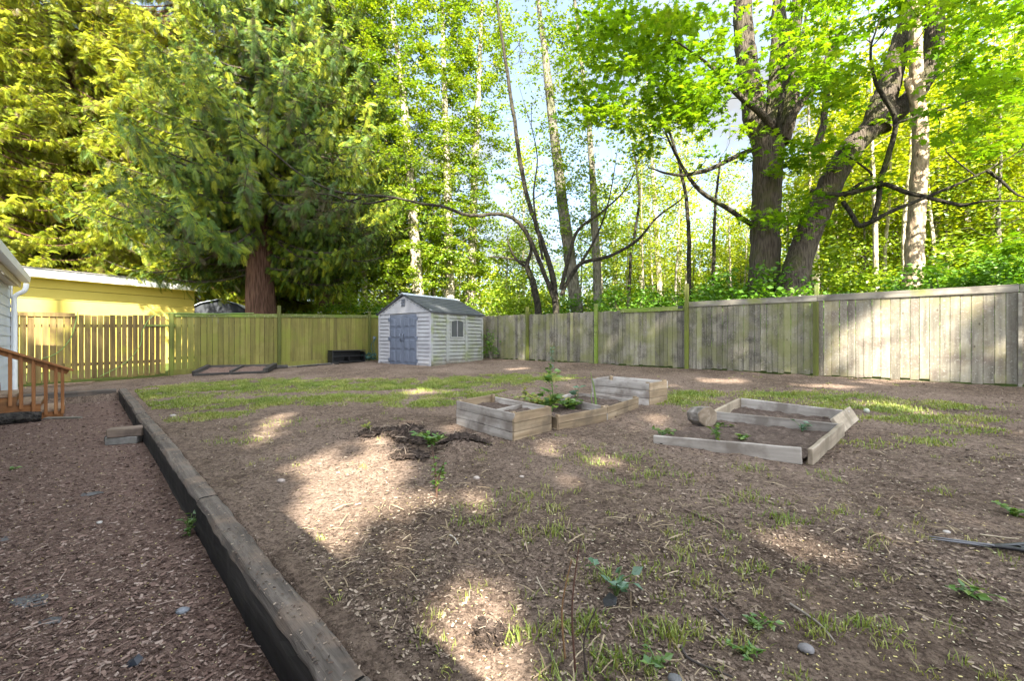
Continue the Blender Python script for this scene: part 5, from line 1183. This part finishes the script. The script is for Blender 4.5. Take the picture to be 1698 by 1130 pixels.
# ================================================================== SINGLE PLANTS, STONES, STICKS
L_weed = leafmat('weed leaves', [(.05, .13, .015), (.09, .18, .02), (.15, .22, .03)], .35, .06)
L_weedy = leafmat('yellowing weed leaves', [(.12, .19, .02), (.22, .25, .03), (.3, .27, .05)], .35, .05)
L_blue = leafmat('blue green leaves', [(.05, .12, .06), (.08, .16, .09)], .3, .08)
M_stem = flat('green stem', (.10, .16, .04), .6); M_bstem = flat('brown stem', (.10, .055, .035), .8)
def plant(name, label, cat, p, stems, hgt, spread, nleaf, lsize, lm, sm=None, seed=0, flatk=.5, up=.4, base=0., group=None, sr=.004):
    global rng
    rng = np.random.default_rng(seed)
    r = thing(name, label, cat, (p[0], p[1], float(ground(p[0], p[1]))+base), group=group)
    mb = MB(); L = MB(); pos = []; xd = []
    for k in range(stems):
        a = rng.uniform(0, 2*PI); q = spread*rng.uniform(.3, 1); tip = np.array([q*math.cos(a), q*math.sin(a), hgt*rng.uniform(.65, 1)])
        c = smooth([(0, 0, -.01), tip*np.array([.3, .3, .55]), tip], 5); mb.tube(c, np.linspace(sr, sr*.45, len(c)), 5, caps=False)
        for _ in range(nleaf):
            t = rng.uniform(.25, 1); i = min(len(c)-1, int(t*len(c))); pos.append(c[i]); d = rand_dirs(1, .2)[0]; d[2] += up*rng.uniform(-.6, 1); xd.append(d)
    mb.build('stem', sm or M_stem, r); pos = np.array(pos); xd = np.array(xd)
    L.scatter(*LEAF, pos, frames(xd, np.array([0, 0, 1.])+rng.normal(0, .35, pos.shape)), lsize*rng.uniform(.6, 1.2, len(pos)), 0); L.build('leaves', lm, r)
    return r
sap = gp(724, 826)
plant('sapling', 'thin leafy brown stemmed sapling standing alone in the middle of the bare soil', 'plant', sap, 5, .36, .12, 9, .05, L_weed, M_bstem, 801, sr=.005)
plant('weed', 'bright green leafy weed growing on the dark soil mound', 'weed', gp(715, 752), 16, .10, .22, 7, .06, L_weed, seed=802, base=.07)
plant('weed', 'yellow leaved weed tuft at the left edge of the dark soil mound', 'weed', gp(612, 718), 5, .08, .08, 6, .05, L_weedy, seed=803, base=.03)
plant('weed', 'broad leaved weed behind the black plastic scrap in the foreground', 'weed', gp(1022, 988), 6, .14, .12, 4, .055, L_blue, seed=804)
plant('weed', 'small green weed beside the bare stems at the bottom', 'weed', gp(1090, 1105), 5, .05, .07, 4, .035, L_weed, seed=805)
plant('weed', 'ferny green weed right of the grass tufts in the foreground', 'weed', gp(1255, 1040), 6, .05, .08, 6, .03, L_weed, seed=806)
plant('weed', 'ferny green weed at the bottom centre right, nearest the viewer', 'weed', gp(1235, 1085), 5, .04, .09, 6, .032, L_weed, seed=807)
plant('weed', 'bright leafy weed in the left corner of the front square bed', 'weed', gp(1188, 735), 5, .13, .07, 5, .07, L_weed, seed=808, base=.04)
plant('weed', 'flat rosette weed in the middle of the front square bed', 'weed', gp(1232, 737), 7, .05, .10, 4, .06, L_weed, seed=809, base=.04)
plant('weed', 'spiky pale weed near the inner board of the front square bed', 'weed', gp(1330, 722), 6, .10, .10, 3, .07, L_blue, seed=810, base=.04)
plant('weed', 'yellowish weed in the back bed of the right pair', 'weed', gp(1345, 693), 6, .06, .1, 5, .06, L_weedy, seed=811, base=.04)
plant('weed', 'leafy weed beside the octagonal log', 'weed', gp(1200, 712), 7, .06, .16, 4, .07, L_weed, seed=812)
plant('weed', 'leafy weed growing at the left corner of the front square bed, outside it', 'weed', gp(1100, 722), 12, .10, .18, 5, .05, L_weed, seed=813)
plant('weed', 'yellow leaved seedling near the back of the brown edged bed', 'weed', gp(873, 672), 5, .24, .08, 6, .06, L_weedy, seed=814, base=.05)
plant('weed', 'spreading yellow green weed carpet in the brown edged bed', 'weed', gp(900, 682), 34, .16, .42, 10, .07, L_weedy, seed=815, base=.07)
plant('weed', 'green leafy weed at the right side of the brown edged bed', 'weed', gp(945, 688), 20, .15, .26, 8, .08, L_weed, seed=816, base=.07)
plant('weed', 'small weed growing from the joint between two railroad ties', 'weed', np.array(xy(2.38, -.14)), 7, .15, .06, 4, .05, L_weed, seed=817)
plant('weed', 'light green weed at the bottom right of the yard, under a lying stem', 'weed', gp(1610, 1000), 5, .05, .1, 4, .05, L_weed, seed=818)
plant('weed', 'small weed at the right picture edge beside the black shears', 'weed', gp(1685, 855), 6, .06, .12, 5, .05, L_weed, seed=819)
plant('weed', 'little green weed on the bark path at the left picture side', 'weed', gl(20, 780), 4, .03, .06, 4, .04, L_weed, seed=820)
# tall flowering stalk, onion stalk, big leaved seedling
p = gp(915, 690); r = thing('flower_stalk', 'tall leafy flowering stalk rising from the brown edged bed', 'plant', (p[0], p[1], float(plane(*p))+.05))
rng = np.random.default_rng(830); Yp = p[1]
c = smooth([(0, 0, 0), (.01, 0, .3), (-.015, .02, .6), (.0, .02, .86)], 8); mb = MB(); mb.tube(c, np.linspace(.010, .003, len(c)), 6)
for k in range(9):
    a = rng.uniform(0, 6.28); z = rng.uniform(.05, .3); mb.tube(smooth([(0, 0, z), (.08*math.cos(a), .08*math.sin(a), z+.08), (.17*math.cos(a), .17*math.sin(a), z+.10)], 4), np.linspace(.005, .002, 9), 4)
mb.build('stem', M_stem, r); L = MB()
n = 46; z = rng.uniform(.05, .62, n); d = rand_dirs(n, .3); d[:, 2] += .3
L.scatter(*LEAF, np.c_[rng.normal(0, .06, (n, 2))*(1-z[:, None]), z], frames(d, np.array([0, 0, 1.])+rng.normal(0, .3, (n, 3))), rng.uniform(.09, .2, n)*(1-.6*z), 0); L.build('leaves', L_weed, r)
L = MB(); n = 60; z = rng.uniform(.6, .9, n); L.scatter(*LEAF, np.c_[rng.normal(0, .018, (n, 2)), z], frames(rand_dirs(n, .5), rng.normal(0, 1, (n, 3))), .028, 0); L.build('flower_spike', L_blue, r)
p = gp(988, 688); r = thing('onion_stalk', 'upright thin onion stalk in the bed third from the viewer', 'plant', (p[0], p[1], float(plane(*p))+.06)); mb = MB()
mb.tube(smooth([(0, 0, 0), (-.02, 0, .25), (-.07, .01, .52)], 8), np.linspace(.012, .004, 17), 7); mb.tube(smooth([(0.02, 0, 0), (.0, .02, .2), (-.03, .01, .4)], 8), np.linspace(.009, .003, 17), 6); mb.tube(smooth([(-.02, 0, 0), (-.06, .0, .15), (-.06, .01, .26)], 8), np.linspace(.008, .003, 17), 6); mb.build('stem', L_weed, r)
plant('weed', 'blue green broad leaved seedling behind the third bed board', 'weed', gp(958, 668), 3, .2, .06, 3, .12, L_blue, seed=831, base=.05)
# bare stems bottom centre
rng = np.random.default_rng(840)
for k, (px, py, top, lab) in enumerate([(955, 1112, 905, 'bare reddish stem rising at the bottom centre, tallest of its clump'), (938, 1090, 930, 'thin orange brown stem left of the tallest bare stem'), (975, 1120, 1010, 'short dark bare stem right of the tallest bare stem')]):
    p = gp(px, py); h = (py-top)/F*p[1]; mb = MB(); mb.tube(smooth([(0, 0, -.02), (-.012, .01, h*.5), (.015+.01*k, .02, h)], 6), np.linspace(.0045, .002, 13), 5)
    tag(mb.build('bare_stem', flat('red brown stem %d' % k, ((.10, .045, .03), (.22, .12, .055), (.05, .035, .03))[k], .7), loc=(p[0], p[1], float(ground(*p)))), lab, 'stem')
# sticks lying about
for k, (a, b, r, lab) in enumerate([((1310, 1005), (1385, 1070), .006, 'longest grey stick lying at the bottom right centre'), ((1130, 1075), (1215, 1128), .006, 'dark stick lying at the bottom, right of the bare stems'), ((1185, 1010), (1230, 1060), .005, 'thin dark stick beside a small green weed'), ((1135, 850), (1225, 885), .006, 'brown stick lying across the middle right soil'), ((890, 955), (905, 985), .004, 'short pale stick left of the bare stems'), ((1590, 970), (1640, 1005), .004, 'green yellow stem lying at the right of the yard'), ((1625, 885), (1690, 895), .005, 'pale stick lying just left of the black shears'), ((745, 890), (760, 905), .006, 'short whitish stick in the middle of the bare soil'), ((1515, 1015), (1600, 1050), .003, 'thin straw stick near the lower right corner'), ((1590, 960), (1690, 1030), .003, 'long thin dry stalk at the right picture edge')]):
    A, B = gp(*a), gp(*b); m = (A+B)/2+rng.normal(0, .02, 2); pts = [(q[0], q[1], float(ground(*q))+r+.004) for q in (A, m, B)]
    mb = MB(); mb.tube(smooth(pts, 5), np.linspace(r, r*.5, 11), 5); tag(mb.build('stick', flat('stick %d' % k, ((.2, .17, .14), (.05, .04, .035), (.06, .045, .04), (.13, .09, .07), (.36, .3, .22), (.3, .3, .1), (.38, .32, .22), (.45, .4, .34), (.35, .28, .18), (.3, .25, .17))[k], .8)), lab, 'stick')
# dark soil heaps
M_dsoil = NT('dark loose soil'); _v = M_dsoil.coord('Object'); _n = M_dsoil.noise(_v, 30, 6, .75); M_dsoil = M_dsoil.principled(M_dsoil.ramp(_n, [(.3, (.022, .016, .013)), (.55, (.06, .045, .037)), (.75, (.15, .115, .095))]), .95, M_dsoil.bump(_n, 1., .03), spec=.1)
def heap(blobs, lab, seed, lift=.0, clods=2600):
    global rng
    rng = np.random.default_rng(seed); c0 = np.mean([gp(a, b) for a, b, _, _ in blobs], axis=0); R = max(r for _, _, r, _ in blobs)*1.25+max(np.linalg.norm(gp(a, b)-c0) for a, b, _, _ in blobs)
    n = 110; g_ = np.linspace(-R, R, n); gx, gy = np.meshgrid(c0[0]+g_, c0[1]+g_, indexing='ij'); f = np.full_like(gx, -9.)
    for a, b, r, k in blobs:
        q = gp(a, b); f = np.maximum(f, 1-np.hypot(gx-q[0], (gy-q[1])*k)/r)
    f = np.where(f > -.12, f+.14*pn(gx*5, gy*5)+.10*pn(gx*13, gy*13), f)
    h = np.clip(f, 0, .6)*.085+.016*pn(gx*22, gy*22)*(f > .05)+.012*rng.random(gx.shape); z = ground(gx, gy)+h*(f > .02)+.004
    idx_ = np.arange(n*n).reshape(n, n); q4 = np.stack([idx_[:-1, :-1], idx_[1:, :-1], idx_[1:, 1:], idx_[:-1, 1:]], 2).reshape(-1, 4); kf = (f > .04).ravel()[q4].all(1)
    mb = MB(); mb.add(np.stack([gx, gy, z], 2).reshape(-1, 3), q4[kf], 0, .5)
    ok = np.argwhere(f > .02); ok = ok[rng.integers(0, len(ok), clods)]; sg = np.where(rng.random(clods) < .45, .14*min(1., R), .02); px_ = gx[ok[:, 0], ok[:, 1]]+rng.normal(0, 1, clods)*sg; py_ = gy[ok[:, 0], ok[:, 1]]+rng.normal(0, 1, clods)*sg; zz_ = np.where(sg > .03, ground(px_, py_)+.004, z[ok[:, 0], ok[:, 1]]+.006)
    mb.scatter(*CH, np.c_[px_, py_, zz_], frames(rand_dirs(clods, .5), np.array([0, 0, 1.])+rng.normal(0, .45, (clods, 3))), rng.uniform(.008, .035, clods), 0)
    st_ = clods//3; i_ = rng.integers(0, clods, st_); mb.scatter(*STR, np.c_[px_[i_], py_[i_], zz_[i_]+.01], frames(rand_dirs(st_, .25), np.array([0, 0, 1.])+rng.normal(0, .4, (st_, 3))), rng.uniform(.03, .14, st_)*min(1, R*2), 1)
    return tag(mb.build('soil_heap', [M_dsoil, M_lit]), lab, 'soil heap')
heap([(640, 722, .34, 1.2), (700, 735, .38, 1.3), (770, 740, .30, 1.8), (680, 762, .2, 1.3)], 'dark heap of loose soil in front of the slatted beds', 871)
heap([(808, 1035, .05, 1.), (815, 1055, .05, 1.), (800, 1072, .03, 1.)], 'small dark clump of dug soil beside a hole in the foreground', 872, clods=500)
# stones
def stone(p, s, col, lab, low=False):
    mb = MB(); th = np.linspace(0, PI, 7); V = []
    for t in th:
        for a in np.arange(9)*2*PI/9: V.append((s*math.sin(t)*math.cos(a)*(1+rng.normal(0, .1)), s*.8*math.sin(t)*math.sin(a)*(1+rng.normal(0, .1)), -s*.5*math.cos(t)))
    mb.add(V, [[i*9+j, i*9+(j+1) % 9, (i+1)*9+(j+1) % 9, (i+1)*9+j] for i in range(6) for j in range(9)], 0, .5, True)
    return tag(mb.build('stone', flat('stone', col, .85, .25, 30, .4), loc=(p[0], p[1], float(ground(*p))+s*.22)), lab, 'stone')
for a in [((790, 792), .03, (.34, .29, .25), 'pinkish stone lying in the bare soil right of the sapling'), ((1337, 1080), .03, (.16, .15, .15), 'grey stone at the bottom right of the yard'), ((466, 797), .035, (.3, .25, .22), 'pale stone at the upper left corner of the sunny soil patch'), ((865, 792), .022, (.32, .27, .23), 'small stone below the front slatted bed'), ((1120, 1125), .026, (.13, .13, .13), 'dark grey stone at the bottom edge'), ((287, 690), .05, (.34, .3, .26), 'tan stone just right of the railroad tie beside the lawn'), ((1570, 880), .02, (.4, .36, .32), 'small pale stone at the right of the yard')]: stone(gp(*a[0]), *a[1:])
stone(gl(165, 868), .022, (.42, .39, .36), 'white stone on the bark path'); stone(gl(302, 1018), .035, (.18, .19, .21), 'bluish grey stone on the bark path near the bottom')
# grey sheet scraps showing through the bark
M_fab = flat('grey weed sheet', (.085, .083, .085), .7, .3, 8, .3)
for px, py, rx, ry, lab in [(150, 820, .10, .05, 'grey sheet scrap showing through the bark path, farthest one'), (60, 995, .12, .07, 'largest grey sheet scrap showing through the bark path at left'), (85, 1030, .06, .04, 'small grey sheet scrap just below the largest one'), (3, 893, .08, .05, 'grey sheet scrap cut by the left picture edge')]:
    p = gl(px, py); n = 14; V = [(0, 0, .005)]+[(rx*math.cos(t)*(1+.3*math.sin(3*t+px)), ry*math.sin(t)*(1+.3*math.cos(2*t+py)), .0) for t in np.arange(n)*2*PI/n]
    mb = MB(); mb.add(V, [[0, 1+j, 1+(j+1) % n] for j in range(n)], 0, .5); tag(mb.build('sheet_scrap', M_fab, loc=(p[0], p[1], float(ground(*p))+.0005)), lab, 'sheet scrap')
M_rub = flat('black plastic', (.012, .012, .013), .4)
p = gp(1012, 1003); mb = MB(); mb.add([(-.03, -.015, 0), (.02, -.02, .008), (.035, .02, .02), (.005, .035, .035), (-.03, .02, .012), (0, .0, .026)], [[0, 1, 5], [1, 2, 5], [2, 3, 5], [3, 4, 5], [4, 0, 5]], 0, .5)
tag(mb.build('plastic_scrap', M_rub, loc=(p[0], p[1], float(ground(*p)))), 'crumpled black plastic scrap under a broad leaved weed', 'scrap')
p = gl(220, 1108); mb = MB(); mb.add([(-.03, -.02, 0), (.03, -.01, .01), (.03, .02, .02), (.0, .03, .03), (-.03, .015, .012), (0, .005, .026)], [[0, 1, 5], [1, 2, 5], [2, 3, 5], [3, 4, 5], [4, 0, 5]], 0, .5)
tag(mb.build('plastic_scrap', flat('dark plastic', (.012, .015, .022), .35), loc=(p[0], p[1], float(ground(*p)))), 'crumpled dark blue plastic scrap at the bottom of the bark path', 'scrap')
# garden shears
p = gp(1655, 912); sh_ = thing('garden_shears', 'black handled garden shears lying on the soil at the right edge', 'shears', (p[0], p[1], float(ground(*p))+.012), -.25)
mb = MB(); mb.tube([(-.02, .0, .012), (-.28, .03, .012)], [.009, .003], 6); mb.tube([(-.02, -.004, .02), (-.27, .05, .016)], [.008, .003], 6); mb.build('blade', flat('dark steel', (.12, .12, .13), .35, metal=.6), sh_)
for s in (-1, 1):
    mb = MB(); mb.tube(smooth([(-.03, 0, .015), (.06, s*.02, .02), (.17, s*.06, .02), (.27, s*.05, .02), (.28, s*.02, .02), (.2, s*.012, .02), (.09, s*.004, .02)], 5), .011, 7); mb.build('handle', M_rub, sh_)

# ================================================================== UNSEEN TREES ADDED BEHIND THE VIEWER TO SHADE THE YARD
rng = np.random.default_rng(900)
def uv(p): p = np.asarray(p, float); return p@E1, p@E2
holes = []
def hole_(p, r, k=1.0): u, v = uv(p); holes.append((u, v, r+.15, r*k+.15))
def hg(px, py, r, k=1.): q = gp(px, py); hole_((q[0], q[1], float(plane(*q))), r, k)
for a in [(455, 695, .2, .6), (1190, 632, .5, .4), (1110, 640, .3, .4), (1085, 700, .2, .6), (1410, 695, .12, .6), (1500, 680, .15, .5), (1370, 640, .5, .3), (1450, 632, .4, .3), (705, 650, .4, .4), (860, 612, .4, .4), (430, 720, .2, .6)]: hg(*a)
def hw(px, py, Y, r, k=1.): hole_(at(px, py, Y), r, k)
for px, py, r in [(1420, 570, .2), (1460, 540, .3), (1500, 520, .32), (1540, 530, .36), (1570, 510, .3), (1600, 500, .2), (1500, 590, .3), (1550, 585, .3), (1530, 610, .3), (1440, 590, .25), (1640, 480, .12), (1390, 600, .12)]:
    t = 17576/(px-100); hw(px, py, t*.6828, r)
for px, py, Y, r in [(717, 592, 13.8, .14), (709, 572, 13.8, .05), (748, 520, 14.6, .14), (766, 588, 15, .04), (790, 530, 15.4, .06), (735, 495, 14.3, .08)]: hw(px, py, Y, r)
for px, py, Y, r in [(70, 552, 10.4, .25), (90, 580, 10.6, .2), (40, 500, 13.5, 1.5), (110, 500, 14.5, 1.5), (180, 505, 15.5, 1.3), (240, 505, 16.5, 1.3), (300, 505, 17.5, 1.2), (100, 465, 14, 1.0), (200, 470, 15.5, 1.), (300, 485, 17, 1.)]: hw(px, py, Y, r)
# what should lie in shade, as points on the things that get shaded
tgt = []
def shade_pts(n, f): tgt.append(np.array([f() for _ in range(n)]))
def yard():
    while True:
        x, y = random.uniform(-10.5, 12), random.uniform(.3, 20)
        if inside(np.array([x]), np.array([y]))[0] and float(td(x, y)[1]) > -.2: return (x, y, float(plane(x, y)))
random.seed(900)
shade_pts(10000, yard)
def fen():
    x = random.uniform(-1, 16.8); p = RF0+RDIR*x; return (p[0], p[1], rf_z(x)+random.uniform(0, 1.8))
shade_pts(800, fen)
def fen2():
    x = random.uniform(0, 13); p = BF0+BDIR*x; return (p[0], p[1], bf_z(x)+random.uniform(0, 1.75))
shade_pts(800, fen2)
def ced_sh():
    while True:
        x, y = random.uniform(230, 640), random.uniform(170, 500)
        if (y > 240 and x > 235+.6*max(0, 420-y)*.3) or x > 400: break
    return at(x, y, random.uniform(11.5, 16))
shade_pts(4200, ced_sh)
def mapl():
    return at(random.uniform(1230, 1380), random.uniform(200, 470), 12.6)
shade_pts(450, mapl)
def hedge(): return at(random.uniform(1000, 1400), random.uniform(440, 510), 12.5)
shade_pts(350, hedge)
def vin(): return at(random.uniform(860, 1010), random.uniform(240, 510), 16.5)
shade_pts(500, vin)
T_ = np.concatenate(tgt); u, v = uv(T_)
keep = np.ones(len(u), bool); edge = .10*pn(u*3, v*3)+.05*pn(u*8, v*8)
for hu, hv, ra, rb_ in holes: keep &= (((u-hu)/ra)**2+((v-hv)/rb_)**2) > (1+edge*4)
ZP = lambda L: [(a/2.512+440, b/2.512+680) for a, b in L]
def inpoly(u, v, P):
    c = np.zeros(len(u), bool); n = len(P)
    for i in range(n):
        (x1, y1), (x2, y2) = P[i], P[(i+1) % n]
        k = ((y1 > v) != (y2 > v)) & (u < (x2-x1)*(v-y1)/(y2-y1+1e-12)+x1); c ^= k
    return c
for L, grow in [([(75, 440), (150, 340), (250, 290), (330, 250), (420, 190), (500, 140), (530, 140), (545, 180), (570, 250), (575, 320), (560, 400), (500, 450), (430, 540), (270, 610)], .24),
          ([(100, 270), (180, 190), (270, 150), (320, 160), (300, 195), (200, 230), (130, 280)], .22), ([(580, 880), (640, 850), (760, 820), (800, 850), (800, 920), (870, 960), (850, 1000), (740, 1060)], .24),
          ([(900, 1130), (1000, 990), (1080, 930), (1160, 920), (1190, 1000), (1150, 1060), (1090, 1130)], .32), ([(900, 270), (980, 220), (1060, 230), (1090, 270), (1000, 300), (910, 300)], .28),
          ([(790, 370), (900, 310), (950, 330), (930, 380), (850, 400)], .22), ([(1020, 190), (1100, 150), (1190, 150), (1180, 190), (1080, 210)], .26)]:
    G_ = np.array([gp(*q) for q in ZP(L)]); Q_ = np.c_[G_, plane(G_[:, 0], G_[:, 1])]; pu, pv = uv(Q_); c_u, c_v = pu.mean(), pv.mean(); rr_ = np.hypot(pu-c_u, pv-c_v)
    k_ = 1+grow/np.maximum(rr_, .05); keep &= ~inpoly(u+edge*.35, v+edge*.35, list(zip(c_u+(pu-c_u)*k_, c_v+(pv-c_v)*k_)))
T_ = T_[keep]
yc = -13+rng.normal(0, 1.4, len(T_)); w = (T_[:, 1]-yc)/(-S[1]); C_ = T_+S[None]*w[:, None]  # crown leaves placed sunward of each shade target, leaving gaps for sun patches
L_far = leafmat('tall tree leaves', [(.05, .11, .012), (.09, .15, .016)], .2, .04)
stems_x = [-10.5, -6, -1.5, 3., 7.5, 15.]
labs = ['tall leafy tree behind the house, leftmost of the row behind the viewer', 'tall leafy tree second from the left in the row behind the viewer', 'tall leafy tree third from the left in the row behind the viewer', 'tall leafy tree third from the right in the row behind the viewer', 'tall leafy tree second from the right in the row behind the viewer', 'tall leafy tree rightmost in the row behind the viewer']
own = np.argmin(np.abs(C_[:, 0][:, None]-np.array(stems_x)[None]+rng.normal(0, .8, (len(C_), 1))), axis=1)
for k, sx_ in enumerate(stems_x):
    c = C_[own == k]
    if len(c) < 5: continue
    r = thing('tall_tree', labs[k], 'tree', (sx_, -13, -.2)); h = c[:, 2].max()
    mb = MB(); mb.tube([(0, 0, 0), (.1, .1, h*.5), (0, 0, h)], [.45, .3, .06], 10); tr = mb.build('trunk', B_grey, r)
    mb = MB()
    for q in c[::60]: zb_ = max(3., q[2]-1.5-abs(q[0]-sx_)*.5); mb.tube([(0, 0, zb_), ((q[0]-sx_)*.6, (q[1]+13)*.6, q[2]-.5), (q[0]-sx_, q[1]+13, q[2]+.2)], [.07, .04, .02], 4, caps=False)
    mb.build('limbs', B_grey, tr)
    mb = MB(); n = len(c); mb.scatter(*MAPLE, c-np.array([sx_, -13, -.2]), frames(rand_dirs(n, .3), S[None]+rng.normal(0, .3, (n, 3))), rng.uniform(.36, .52, n), 0); mb.build('crown', L_far, r)

# ================================================================== LIGHT, SKY, CAMERA
sun = bpy.data.lights.new('sun', 'SUN'); sun.energy = 5.0; sun.angle = math.radians(.53); sun.color = (1., .93, .80)
so = bpy.data.objects.new('sun', sun); COL.objects.link(so); so.rotation_euler = Vector((-S[0], -S[1], -S[2])).to_track_quat('-Z', 'Y').to_euler()
W = bpy.data.worlds.new('World'); SC.world = W; W.use_nodes = True; nt = W.node_tree; nt.nodes.clear()
sky = nt.nodes.new('ShaderNodeTexSky'); sky.sky_type = 'NISHITA'; sky.sun_disc = False; sky.sun_elevation = SUN_EL; sky.sun_rotation = PI-SUN_PHI
tc = nt.nodes.new('ShaderNodeTexCoord'); mp = nt.nodes.new('ShaderNodeMapping'); mp.inputs['Scale'].default_value = (1, 1, 2.2); nt.links.new(tc.outputs['Generated'], mp.inputs['Vector'])
nz = nt.nodes.new('ShaderNodeTexNoise'); nz.inputs['Scale'].default_value = 3.2; nz.inputs['Detail'].default_value = 7; nz.inputs['Roughness'].default_value = .6; nt.links.new(mp.outputs[0], nz.inputs['Vector'])
rp = nt.nodes.new('ShaderNodeValToRGB'); rp.color_ramp.elements[0].position = .42; rp.color_ramp.elements[1].position = .66; rp.color_ramp.elements[0].color = (.38, .38, .38, 1); rp.color_ramp.elements[1].color = (1, 1, 1, 1); nt.links.new(nz.outputs['Fac'], rp.inputs['Fac'])
mx = nt.nodes.new('ShaderNodeMix'); mx.data_type = 'RGBA'; nt.links.new(rp.outputs['Color'], mx.inputs[0]); nt.links.new(sky.outputs[0], mx.inputs[6]); 
gm = nt.nodes.new('ShaderNodeNewGeometry'); dt = nt.nodes.new('ShaderNodeVectorMath'); dt.operation = 'DOT_PRODUCT'; nt.links.new(tc.outputs['Generated'], dt.inputs[0]); dt.inputs[1].default_value = tuple(float(c) for c in S)
cr = nt.nodes.new('ShaderNodeMapRange'); cr.inputs['From Min'].default_value = -.2; cr.inputs['From Max'].default_value = .9; cr.inputs['To Min'].default_value = 1.15; cr.inputs['To Max'].default_value = 9.; nt.links.new(dt.outputs['Value'], cr.inputs['Value'])
vm_ = nt.nodes.new('ShaderNodeVectorMath'); vm_.operation = 'SCALE'; vm_.inputs[0].default_value = (.97, 1., 1.03); nt.links.new(cr.outputs[0], vm_.inputs['Scale']); nt.links.new(vm_.outputs[0], mx.inputs[7])
bg = nt.nodes.new('ShaderNodeBackground'); bg.inputs['Strength'].default_value = .095; nt.links.new(mx.outputs[2], bg.inputs['Color'])
wo = nt.nodes.new('ShaderNodeOutputWorld'); nt.links.new(bg.outputs[0], wo.inputs['Surface'])
cam = bpy.data.cameras.new('camera'); cam.sensor_width = 36; cam.lens = 36*F/1698; cam.clip_start = .05; cam.clip_end = 600
co = bpy.data.objects.new('camera', cam); COL.objects.link(co); co.location = (0, 0, CAMZ); co.rotation_euler = (PI/2, 0, 0); SC.camera = co
vs = SC.view_settings; SC.display_settings.display_device = 'sRGB'; vs.view_transform = 'Standard'; vs.look = 'None'; vs.gamma = 1; vs.use_curve_mapping = False; vs.exposure = 2.88
cy = SC.cycles; cy.max_bounces = 6; cy.diffuse_bounces = 3; cy.glossy_bounces = 2; cy.transmission_bounces = 3; cy.transparent_max_bounces = 4; cy.caustics_reflective = False; cy.caustics_refractive = False
cy.use_denoising = True; cy.sample_clamp_indirect = 6
